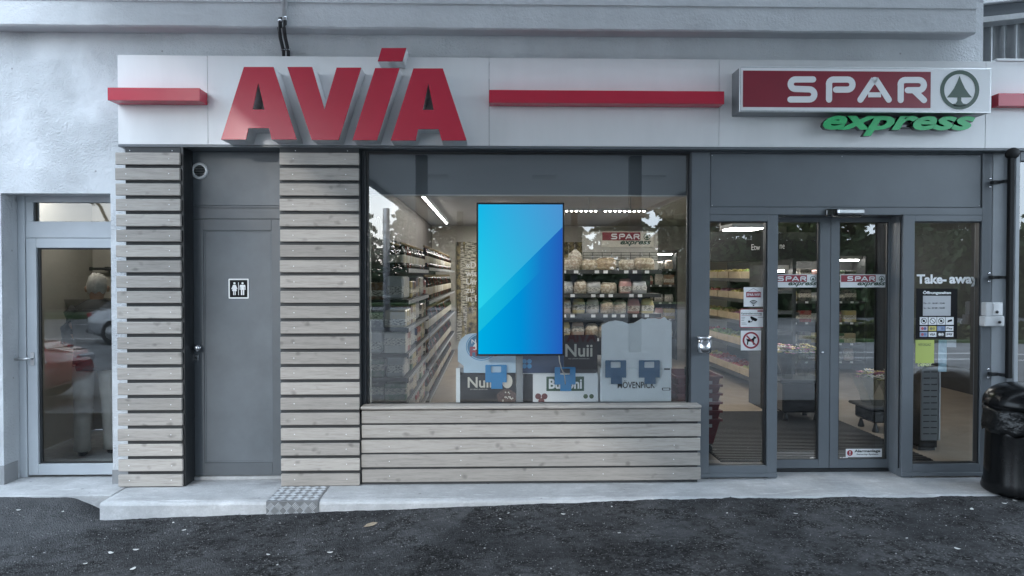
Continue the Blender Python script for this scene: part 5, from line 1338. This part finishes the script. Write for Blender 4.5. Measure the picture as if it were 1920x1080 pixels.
# flower stands
def flowers(label, x, y, h, seed):
    t = thing('flower_stand', label, 'flowers', 'flower stands inside the entrance', (x, y, .0065)); rq = random.Random(seed)
    MB().box(-.22, .22, -.2, .2, .1, h-.28, 0, .02).build('cart', BLACKP, t); box('tray', -.27, .27, -.24, .24, h-.279, h-.25, SHELF, t, .01)
    for (a_, b) in ((-.17, -.15), (.17, -.15), (-.17, .15), (.17, .15)): MB().lathe([(.03, 0), (.035, .012), (.02, .06), (.012, .099)], 12, (a_, b, 0)).build('caster', DARK2, t)
    for k in range(4):
        cx_, cy_ = (-.13, .13)[k % 2], (-.1, .11)[k//2]
        wr = MB().lathe([(.05, h-.2495), (.075, h-.15), (.15, h+.02), (.17, h+.05)], 14, (cx_, cy_, 0), 0, True, 'z', lambda r_, z_, a_: (r_*(1+.08*math.sin(a_*5)), z_+.012*math.sin(a_*7)))
        wr.f = wr.f[:-1]; wr.m = wr.m[:-1]; wr.sm = wr.sm[:-1]; b3 = wr.build('bouquet', WRAP, t)
        fl_ = MB()
        for i in range(34):
            a_, q = rq.uniform(0, 6.28), rq.uniform(0, .13); c3 = Vector((cx_+q*math.cos(a_), cy_+q*math.sin(a_), h+.05+rq.uniform(-.02, .06)-q*.2)); mi = rq.randrange(4); s_ = rq.uniform(.028, .05)
            for p_ in range(6):
                a2 = p_*1.047; d_ = Vector((math.cos(a2), math.sin(a2), .45)); e_ = Vector((-math.sin(a2), math.cos(a2), 0))
                fl_.face([c3, c3+d_*s_*.6+e_*s_*.4, c3+d_*s_*1.1, c3+d_*s_*.6-e_*s_*.4], mi)
        tag(fl_.build('blossoms', BLOS, b3), kind='stuff')
WRAP = glass_mat('cellophane', (.82, .85, .83), 1.3, .25); BLOS = [M('blossom_pink', (.5, .2, .3), .6), M('blossom_white', (.65, .63, .58), .6), M('blossom_yellow', (.6, .5, .2), .6), M('flower_leaf', (.05, .12, .04), .6)]
flowers('flower stand with pale bouquets behind the left sliding door', 3.42, 2.35, .72, 31)
flowers('flower stand with pink bouquets behind the right sliding door', 4.12, 1.75, .52, 32)
rk = thing('slotted_rack', 'grey slotted metal rack behind the right fixed pane', 'rack')
y_ = .75; r_ = RC(1728, 688, 1760, 826, y_)
box('panel', r_[0], r_[1], y_, y_+.02, r_[2], r_[3], M('rack_grey', (.1, .105, .11), .5), rk, .002)
for k in range(11):
    z_ = r_[3]-.05-k*(r_[3]-r_[2]-.08)/10.5
    for (q0, q1) in ((.1, .46), (.54, .9)): box('slot', r_[0]+(r_[1]-r_[0])*q0, r_[0]+(r_[1]-r_[0])*q1, y_-.0016, y_-.0004, z_, z_+.008, BLACK, rk)
box('edge', r_[1]+.001, r_[1]+.014, y_-.005, y_+.2, r_[2], r_[3], M('rack_edge', (.3, .31, .32), .4), rk); box('side', r_[0], r_[1], y_+.021, y_+.4, .04, r_[3]-.02, BLACKP, rk); box('plinth', r_[0], r_[1], y_+.05, y_+.35, .0065, .039, DARK2, rk)

# ================================================================== STICKERS ON THE GLASS
GS = EY+.072-.0016
def stick(nm, label, r_, y=GS, mat=WHITEP, cat='sticker', rnd=0):
    t = thing(nm, label, cat)
    if rnd: shape('sheet', [rrect(r_, rnd)], y, y+.0012, mat, t)
    else: box('sheet', r_[0], r_[1], y, y+.0012, r_[2], r_[3], mat, t)
    return t
t = stick('wifi_sticker', 'white and dark red wireless network sticker on the left fixed pane', RC(1394.5, 538.5, 1431, 575, GS)); y = GS-.0012
r_ = RC(1399, 547.5, 1426.5, 557.5, GS); boxr('red_field', r_, y, GS-.0002, STKRED, t)
text('lettering', 'SPAR-WIFI', (r_[0]+.006, r_[1]-.006, r_[2]+.011, r_[3]-.011), y-.0012, WHITEP, t, bold=.02, thick=.001)
c_ = W(1412.7, 572.3, GS); MB().prism(circ(c_[0], c_[1], .0065, 12), y, GS-.0002).build('dot', BLACK, t)
for k, R_ in enumerate((.017, .029, .041)): MB().ribbon(arc(c_[0], c_[1]-.002, R_, 135, 45, 10), .0062, y, GS-.0002).build('wave', BLACK, t)
c2 = W(1412.7, 540.5, GS); MB().ribbon([(r_[0]+.01, r_[3]), c2, (r_[1]-.01, r_[3])], .002, y, GS-.0002).build('cord_drawing', BLACK, t)
t = stick('camera_sticker', 'white video surveillance sticker with red rim on the left fixed pane', RC(1387, 579, 1437, 614.5, GS), GS, STKRED, 'sticker', .012)
r_ = RC(1388.3, 580.3, 1435.7, 613.2, GS); shape('white_field', [rrect(r_, .010)], GS-.001, GS-.0002, WHITEP, t); y = GS-.002
text('lettering', 'Kameraüberwachung', RC(1390, 586, 1428, 590.5, GS), y, SPGREEN, t, bold=.015, thick=.0008)
boxr('red_line', RC(1390, 591.3, 1428, 591.9, GS), y, GS-.0012, STKRED, t); boxr('name_field', RC(1420, 582, 1433, 584.3, GS), y, GS-.0012, STKRED, t)
shape('camera_drawing', [[W(a_, b, GS) for a_, b in ((1406, 594), (1409, 593), (1420, 598), (1419, 601.5), (1416, 602.5), (1409, 599.5))]], y, GS-.0012, BLACK, t)
MB().ribbon([W(1411, 600, GS), W(1409, 603.5, GS), W(1404.5, 603.5, GS)], .005, y, GS-.0012).build('bracket_drawing', BLACK, t); boxr('mount_drawing', RC(1402.5, 601, 1406.5, 605, GS), y-.0006, GS-.0013, BLACK, t)
for k, (q0, q1, qy) in enumerate(((1390, 1397, 594.5), (1390, 1396, 597.5), (1390, 1395, 600.5), (1390, 1398, 605), (1390, 1400, 607.5), (1421, 1434, 594.5))): boxr('small_print', RC(q0, qy, q1, qy+.8, GS), y, GS-.0012, FGREY, t)
t = stick('no_dogs_sticker', 'white square sticker with crossed-out dog in a red ring', RC(1389, 620, 1427, 657, GS)); y = GS-.0012
c_ = W(1408, 638, GS)
def dg(a_, b): return c_[0]+(a_-592)/6.75/234*1.03, c_[1]-(b-528)/6.75/234*1.03
shape('dog_drawing', [[dg(*p) for p in ((530, 505), (545, 512), (600, 512), (622, 495), (628, 470), (638, 480), (662, 490), (655, 505), (640, 508), (632, 530), (634, 585), (618, 585), (614, 545), (560, 545), (552, 587), (538, 587), (544, 540))]], y, GS-.0002, BLACK, t)
shape('ring', [circ(c_[0], c_[1], .0705, 40), circ(c_[0], c_[1], .056, 40)], y-.0006, GS-.0002, STKRED, t)
MB().ribbon([dg(535, 470), dg(650, 586)], .0125, y-.0012, y-.0003, 0, 0).build('bar', STKRED, t)
SGS = SY+.032-.0016
for pa, pb, lab in ((1461.7, 1536, 'fir emblem sticker on the left sliding door'), (1575.5, 1667, 'fir emblem sticker on the right sliding door')):
    r_ = RC(pa if pa > 1500 else 1445, 514.5, pb-(2.5 if pa > 1500 else 0), 539, SGS); sign_board('door_sticker', 'red and white ' + lab, r_, SGS, WHITEP, None, True)
t = stick('alarm_sticker', 'white alarm sticker with red exclamation mark at the foot of the right door', RC(1586, 841.5, 1653.5, 857, SGS), SGS); y = SGS-.0012
c_ = W(1593.5, 849.3, SGS); shape('disc', [circ(c_[0], c_[1], .025, 28)], y, SGS-.0002, STKRED, t)
box('exclamation', c_[0]-.0035, c_[0]+.0035, y-.001, y-.0001, c_[1]-.004, c_[1]+.017, WHITEP, t); box('exclamation_point', c_[0]-.0035, c_[0]+.0035, y-.001, y-.0001, c_[1]-.016, c_[1]-.009, WHITEP, t)
text('lettering', 'Alarmanlage', RC(1602, 843, 1650.5, 849.3, SGS), y, BLACK, t, bold=.03, thick=.0009); text('lettering', 'Security-System', RC(1606, 850.3, 1646.5, 853.6, SGS), y, BLACK, t, bold=.02, thick=.0009)
for pa, nm in ((1518, 'left'), (1574, 'right')):
    t = thing('scuff_sticker', 'torn white sticker remnant at the foot of the %s sliding door' % nm, 'sticker')
    m = MB(); rq = random.Random(pa)
    for k in range(5): r_ = RC(pa+k*3.1, 858.5-rq.uniform(0, 2), pa+k*3.1+2.9, 860.5, SGS); m.prism([(r_[0], r_[2]), (r_[1], r_[2]), (r_[1]+.003, r_[3]), (r_[0]+.004, r_[3])], SGS, SGS+.001)
    tag(m.build('scraps', WHITEP, t), kind='stuff')
# right fixed pane: take-away lettering, opening hours board, gas poster
t = thing('window_lettering', 'white lettering Take-away on the right fixed pane', 'lettering')
text('lettering', 'Take-', RC(1719, 514.5, 1775, 532, GS), GS, WHITEP, t, bold=.035, thick=.0012); text('lettering', 'away', RC(1780, 519, 1835, 537, GS), GS, WHITEP, t, bold=.035, thick=.0012)
t = stick('opening_hours_board', 'black opening hours board with pictograms and payment logos', RC(1717.5, 541, 1795, 634.5, GS), GS, BLACK, 'sign'); y = GS-.0012
text('lettering', 'Öffnungszeiten', RC(1730.5, 545, 1783, 553, GS), y, WHITEP, t, bold=.03, thick=.001)
boxr('hours_sheet', RC(1730.5, 554.5, 1782.5, 592, GS), y, GS-.0002, M('paper_grey', (.45, .46, .48), .6), t)
text('lettering', 'Mo - Fr   06.00 - 22.00', RC(1731.5, 567, 1771, 570, GS), y-.001, BLACK, t, thick=.0009); text('lettering', 'Sa - So   07.00 - 22.00', RC(1731.5, 576, 1771, 579, GS), y-.001, BLACK, t, thick=.0009)
xs_ = [1724.5, 1741, 1757, 1773]; ic = []
for i, q in enumerate(xs_):
    r_ = RC(q, 594.5, q+15, 609, GS); p_ = boxr('pictogram', r_, y, GS-.0002, WHITEP, t); cx_, cz_ = (r_[0]+r_[1])/2, (r_[2]+r_[3])/2
    if i < 3:
        shape('ring', [circ(cx_, cz_, .025, 24), circ(cx_, cz_, .021, 24)], y-.0012, y-.0002, BLACK, p_); MB().ribbon([(cx_-.014, cz_+.014), (cx_+.014, cz_-.014)], .004, y-.0018, y-.0013).build('bar', BLACK, p_)
        if i != 1: shape('drawing', [circ(cx_, cz_, .011, 7)], y-.001, y-.0002, BLACK, p_)
    else: shape('drawing', [[(cx_-.02, cz_-.012), (cx_-.015, cz_+.006), (cx_+.018, cz_+.014), (cx_+.02, cz_-.002)]], y-.001, y-.0002, BLACK, p_)
pay = [[(.55, .5, .55), (.5, .1, .12), (.1, .12, .3)], [(.6, .52, .15), (.2, .2, .1), (.3, .3, .1)], [(.2, .28, .45), (.3, .35, .5), (.15, .2, .3)], None, [(.3, .36, .5), (.45, .1, .12), (.12, .2, .4)], 'VISA', [(.02, .02, .02), (.7, .7, .7), (.6, .6, .6)], 'pay']
for k in range(8):
    i, j = k % 4, k//4; q = xs_[i]; r_ = RC(q, 611.5+j*11, q+14.5, 620.5+j*11, GS); w_ = pay[k]
    p_ = boxr('payment_logo', r_, y, GS-.0002, WHITEP if not isinstance(w_, list) else M('logo_field_%d' % k, w_[0], .5), t); cx_, cz_ = (r_[0]+r_[1])/2, (r_[2]+r_[3])/2
    if isinstance(w_, list):
        for s_ in (-1, 1): shape('logo_disc', [circ(cx_+s_*.011, cz_, .012, 16)], y-.001-.0003*(s_ > 0), y-.0002, M('logo_%d_%d' % (k, s_ > 0), w_[1 if s_ < 0 else 2], .5), p_)
    else: text('lettering', w_ or 'Pay', (r_[0]+.008, r_[1]-.008, cz_-.01, cz_+.01), y-.001, BLACK, p_, bold=.02, thick=.0008)
t = stick('gas_poster', 'yellow-green gas depot poster on the right fixed pane', RC(1716.5, 637.5, 1751.5, 681, GS), GS, M('lime_print', (.45, .52, .13), .5), 'poster')
text('lettering', 'VITOGAZ', RC(1721.5, 644, 1745.5, 648.5, GS), GS-.001, SPGREEN, t, thick=.0008); text('lettering', 'DEPOT', RC(1721, 681.5, 1747, 686.8, GS), GS, M('lime_text', (.6, .66, .3), .5), t, bold=.03, thick=.001)
t = stick('blue_note', 'pale blue paper strip behind the right fixed pane', RC(1759.5, 637, 1775, 697, GS+.02), GS+.02, M('pale_blue_paper', (.25, .36, .42), .6, var=.2, vs=20), 'paper')
t = stick('white_note', 'small white paper beside the blue strip', RC(1775.5, 637, 1793, 651, GS+.02), GS+.02, M('pale_paper', (.4, .41, .44), .6), 'paper')

# ================================================================== PERSON AND FITTINGS BEHIND THE LEFT DOOR
PYY = 1.1
def skin(name, verts, edges, radii, mat, parent, sub=2):
    me = bpy.data.meshes.new(name); me.from_pydata(verts, edges, []); o = bpy.data.objects.new(name, me); link(o, parent); me.materials.append(mat)
    o.modifiers.new('skin', 'SKIN').use_smooth_shade = True
    sl = me.skin_vertices[0].data if me.skin_vertices else None
    if sl is None:
        bm = bmesh.new(); bm.from_mesh(me); bm.verts.layers.skin.verify(); bm.to_mesh(me); bm.free(); sl = me.skin_vertices[0].data
    for s_, r_ in zip(sl, radii): s_.radius = r_ if isinstance(r_, tuple) else (r_, r_)
    sl[0].use_root = True
    sb = o.modifiers.new('sub', 'SUBSURF'); sb.levels = sub; sb.render_levels = sub; return o
pcx = X(180, 600, PYY); fl0 = -.052
pe = thing('person', 'person with white hair in dark jacket and pale trousers behind the left glass door', 'person', None, (pcx, PYY, fl0), rad(25))
SKIN = M('skin', (.45, .28, .2), .5); HAIR = M('white_hair', (.6, .57, .52), .7, var=.2, vs=30, bump=.6, bs=60); JACK = M('dark_jacket', (.025, .027, .03), .7, var=.2, vs=8); TROU = M('pale_trousers', (.42, .40, .36), .8, var=.1, vs=6)
# facing +y (away), slightly bent forward over the basin
hip = (0, 0, .92); che = (0, .10, 1.28); nek = (0, .17, 1.44); hea = (0, .235, 1.52); hto = (0, .26, 1.60)
V = [hip, (0, .04, 1.08), che, nek, hea, hto]; E = [(0, 1), (1, 2), (2, 3), (3, 4), (4, 5)]; RAD = [(.11, .08), (.1, .08), (.10, .075), (.05, .05), (.085, .1), (.075, .09)]
for s_ in (-1, 1):
    b0 = len(V); V += [(s_*.17, .11, 1.36), (s_*.22, .17, 1.1), (s_*.18, .40, 1.02), (s_*.165, .47, 1.01)]; E += [(2, b0), (b0, b0+1), (b0+1, b0+2), (b0+2, b0+3)]; RAD += [.045, .042, .034, .032]
    b0 = len(V); V += [(s_*.1, -.01, .86), (s_*.11, .02, .48), (s_*.115, -.03, .085), (s_*.12, .1, .04)]; E += [(0, b0), (b0, b0+1), (b0+1, b0+2), (b0+2, b0+3)]; RAD += [.06, .048, .04, .034]
skin('body', V, E, RAD, SKIN, pe)
def loft(m, rings, n=20):
    vs, fs = [], []
    for (cx_, cy_, z_, rx_, ry_) in rings:
        for k in range(n):
            a_ = 2*math.pi*k/n; f_ = 1+.035*mnoise.noise(Vector((math.cos(a_)*2.5, math.sin(a_)*2.5, z_*9)))
            vs.append((cx_+rx_*math.cos(a_)*f_, cy_+ry_*math.sin(a_)*f_, z_))
    for i in range(len(rings)-1):
        for k in range(n): fs.append((i*n+k, i*n+(k+1) % n, (i+1)*n+(k+1) % n, (i+1)*n+k))
    fs.append(tuple(range(n-1, -1, -1))); fs.append(tuple((len(rings)-1)*n+k for k in range(n))); m.raw(vs, fs, 0, True); return m
jk = loft(MB(), [(0, -.01, .80, .185, .145), (0, -.005, .84, .195, .15), (0, 0, .95, .19, .145), (0, .03, 1.08, .185, .14), (0, .07, 1.2, .2, .145), (0, .10, 1.3, .215, .14), (0, .125, 1.37, .195, .115), (0, .15, 1.415, .13, .085), (0, .165, 1.45, .075, .07)])
for s_ in (-1, 1): jk.tube([(s_*.15, .11, 1.35), (s_*.2, .12, 1.3), (s_*.235, .16, 1.18), (s_*.24, .2, 1.06), (s_*.21, .3, 1.03), (s_*.175, .42, 1.015)], [.075, .08, .07, .064, .056, .046], 14)
jk.build('jacket', JACK, pe)
tz = MB()
for s_ in (-1, 1): loft(tz, [(s_*.12, -.01, .05, .075, .085), (s_*.12, -.015, .12, .068, .075), (s_*.118, .0, .3, .074, .078), (s_*.112, .015, .5, .078, .085), (s_*.105, .01, .7, .092, .1), (s_*.098, 0, .86, .098, .115)], 16)
tz.build('trousers', TROU, pe)
hm = MB(); hm.lathe([(.02, .125), (.06, .112), (.09, .075), (.102, .02), (.1, -.03), (.085, -.075), (.05, -.09)], 24, (0, 0, 0), 0, True, 'z', lambda r_, z_, a_: (r_*(1+.05*math.sin(a_*7)+.05*mnoise.noise(Vector((math.cos(a_)*3, math.sin(a_)*3, z_*25)))), z_+.012*math.sin(a_*5+1)))
hr = hm.build('hair', HAIR, pe); hr.location = (0, .225, 1.575); hr.rotation_euler = (rad(-14), 0, 0); hr.scale = (.86, 1.05, .95)
for s_ in (-1, 1):
    b = MB().lathe([(.03, 0), (.045, .01), (.048, .05), (.03, .085)], 14); o = b.build('shoe', BLACKP, pe); o.location = (s_*.12, .045, .0005); o.scale = (.95, 2.5, 1)
    b = MB().lathe([(.004, -.028), (.014, -.01), (.016, .012), (.006, .03)], 10); o = b.build('ear', SKIN, pe); o.location = (s_*.092, .26, 1.545)
    # hand: palm with five fingers curled
    hx_ = s_*.165; hv = [(hx_, .46, 1.01), (hx_, .53, 1.0)]; he = [(0, 1)]; hr_ = [.03, (.036, .018)]
    for f_ in range(4):
        b0 = len(hv); ox = (f_-1.5)*.019; ln = (.05, .058, .055, .043)[f_]; hv += [(hx_+ox, .555, .998), (hx_+ox, .555+ln*.6, .985), (hx_+ox, .555+ln*.8, .96)]; he += [(1, b0), (b0, b0+1), (b0+1, b0+2)]; hr_ += [.009, .008, .007]
    b0 = len(hv); hv += [(hx_-s_*.04, .515, .99), (hx_-s_*.052, .55, .975)]; he += [(0, b0), (b0, b0+1)]; hr_ += [.011, .009]
    skin('hand', hv, he, hr_, SKIN, pe, 1)
wp = thing('water_pipe', 'dark wall pipe with tap inside the left room', 'pipe')
y_ = 2.14
MB().tube([(X(240, 504, y_), y_, Z(180, 504, y_)), (X(156, 504, y_), y_, Z(156, 504, y_)), (X(152, 506, y_), y_, Z(152, 508, y_)), (X(152, 530, y_), y_, Z(152, 532, y_)), (X(152, 530, y_), y_-.06, Z(152, 536, y_)), (X(146, 537, y_), y_-.1, Z(146, 540, y_))], .014, 8).build('tube', DARK2, wp)
for q in (165, 200): box('wall_clip', X(q, 504, y_)-.02, X(q, 504, y_)+.02, y_-.005, 2.199, Z(q, 504, y_)-.02, Z(q, 504, y_)+.02, DARK2, wp)
MB().tube([(X(90, 440, y_), y_+.03, Z(90, 440, y_)), (X(90, 545, y_), y_+.03, Z(90, 545, y_))], .006, 6).build('cord', DARK2, wp)
MB().lathe([(.01, -.04), (.035, -.02), (.04, 0), (.03, .03), (.012, .045)], 14, (X(91, 545, y_), y_, Z(91, 545, y_))).build('shower_head', DARK2, wp)
bsn = thing('wash_basin', 'grey wall basin in front of the person', 'basin')
xb0, zb0_ = W(112, 560, 1.9); MB().raw([(xb0, 1.65, zb0_), (xb0+.75, 1.65, zb0_), (xb0+.75, 2.19, zb0_), (xb0, 2.19, zb0_), (xb0+.08, 1.75, zb0_-.17), (xb0+.67, 1.75, zb0_-.17), (xb0+.67, 2.19, zb0_-.17), (xb0+.08, 2.19, zb0_-.17), (xb0+.04, 1.69, zb0_), (xb0+.71, 1.69, zb0_), (xb0+.71, 2.15, zb0_), (xb0+.04, 2.15, zb0_), (xb0+.1, 1.78, zb0_-.14), (xb0+.65, 1.78, zb0_-.14), (xb0+.65, 2.12, zb0_-.14), (xb0+.1, 2.12, zb0_-.14)],
    [(0, 1, 5, 4), (1, 2, 6, 5), (2, 3, 7, 6), (3, 0, 4, 7), (4, 5, 6, 7), (0, 8, 9, 1), (1, 9, 10, 2), (2, 10, 11, 3), (3, 11, 8, 0), (8, 12, 13, 9), (9, 13, 14, 10), (10, 14, 15, 11), (11, 15, 12, 8), (12, 15, 14, 13)]).build('bowl', STEEL, bsn)
MB().lathe([(.03, zb0_-.45), (.03, zb0_-.171)], 12, (xb0+.37, 1.95, 0)).build('drain', CONDUIT, bsn)
MB().tube([(xb0+.37, 1.95, zb0_-.45), (xb0+.37, 2.0, zb0_-.5), (xb0+.37, 2.199, zb0_-.5)], .03, 10).build('waste_pipe', CONDUIT, bsn)

# ================================================================== LITTER ON THE ASPHALT
PETAL = M('dry_petal', (.62, .62, .6), .7, var=.15, vs=40); LEAFB = M('dry_leaf', (.26, .21, .15), .8, var=.3, vs=30)
def petal_me():
    m = MB(); n_ = 10; c_ = [(.017*math.cos(2*math.pi*k/n_), .009*math.sin(2*math.pi*k/n_), .002+.0035*abs(math.cos(2*math.pi*k/n_))) for k in range(n_)]
    m.face(c_, 0, True); m.face([(a_, b, z_-.0012) for a_, b, z_ in c_][::-1], 0, True)
    for k in range(n_): k2 = (k+1) % n_; m.face([(c_[k][0], c_[k][1], c_[k][2]-.0012), (c_[k2][0], c_[k2][1], c_[k2][2]-.0012), c_[k2], c_[k]])
    o = m.build('petal', PETAL); me = o.data; bpy.data.objects.remove(o); return me
pme = petal_me()
spots = sorted([(35, 975, 1), (118, 975, .8), (208, 1038, 1.35), (255, 1032, 1.2), (325, 981, .8), (249, 1068, 1.3), (160, 1058, .8), (503, 1041, .9), (345, 995, .9), (520, 1060, .6), (619, 1037, 1.1), (938, 974, .8), (953, 963, .7), (1056, 965, 1.05), (1147, 951, .7), (1224, 937, .9), (1161, 1000, .7), (1492, 964, .9), (1363, 963, .7), (1595, 970, .7), (1822, 956, 1.3), (1883, 945, 1), (1903, 940, 1.2), (1795, 1030, 1.1), (1700, 1010, .6)])
for k, (a_, b, s_) in enumerate(spots):
    p = GP(a_, b); put('petal', pme, (p.x, p.y, p.z+.0025), k*1.9, 'pale dry petal on the asphalt, %s from the left of the picture' % ordw(k), 'petal', 'dry petals on the asphalt', (s_, s_, s_))
p = GP(695, 987); lfm = MB(); lv_ = [(-.05, 0, 0), (-.02, -.018, .004), (.02, -.016, .008), (.05, 0, .018), (.02, .016, .02), (-.02, .018, .012)]
lfm.face(lv_, 0, True); lfm.face([(a_, b, c_-.001) for a_, b, c_ in lv_][::-1], 0, True)
for k in range(6): k2 = (k+1) % 6; lfm.face([(lv_[k][0], lv_[k][1], lv_[k][2]-.001), (lv_[k2][0], lv_[k2][1], lv_[k2][2]-.001), lv_[k2], lv_[k]])
lo_ = lfm.build('dry_leaf', LEAFB); lo_.location = (p.x, p.y, p.z+.004); lo_.rotation_euler = (0, 0, .35); tag(lo_, 'curled brown dry leaf on the asphalt before the checker plate', 'leaf')
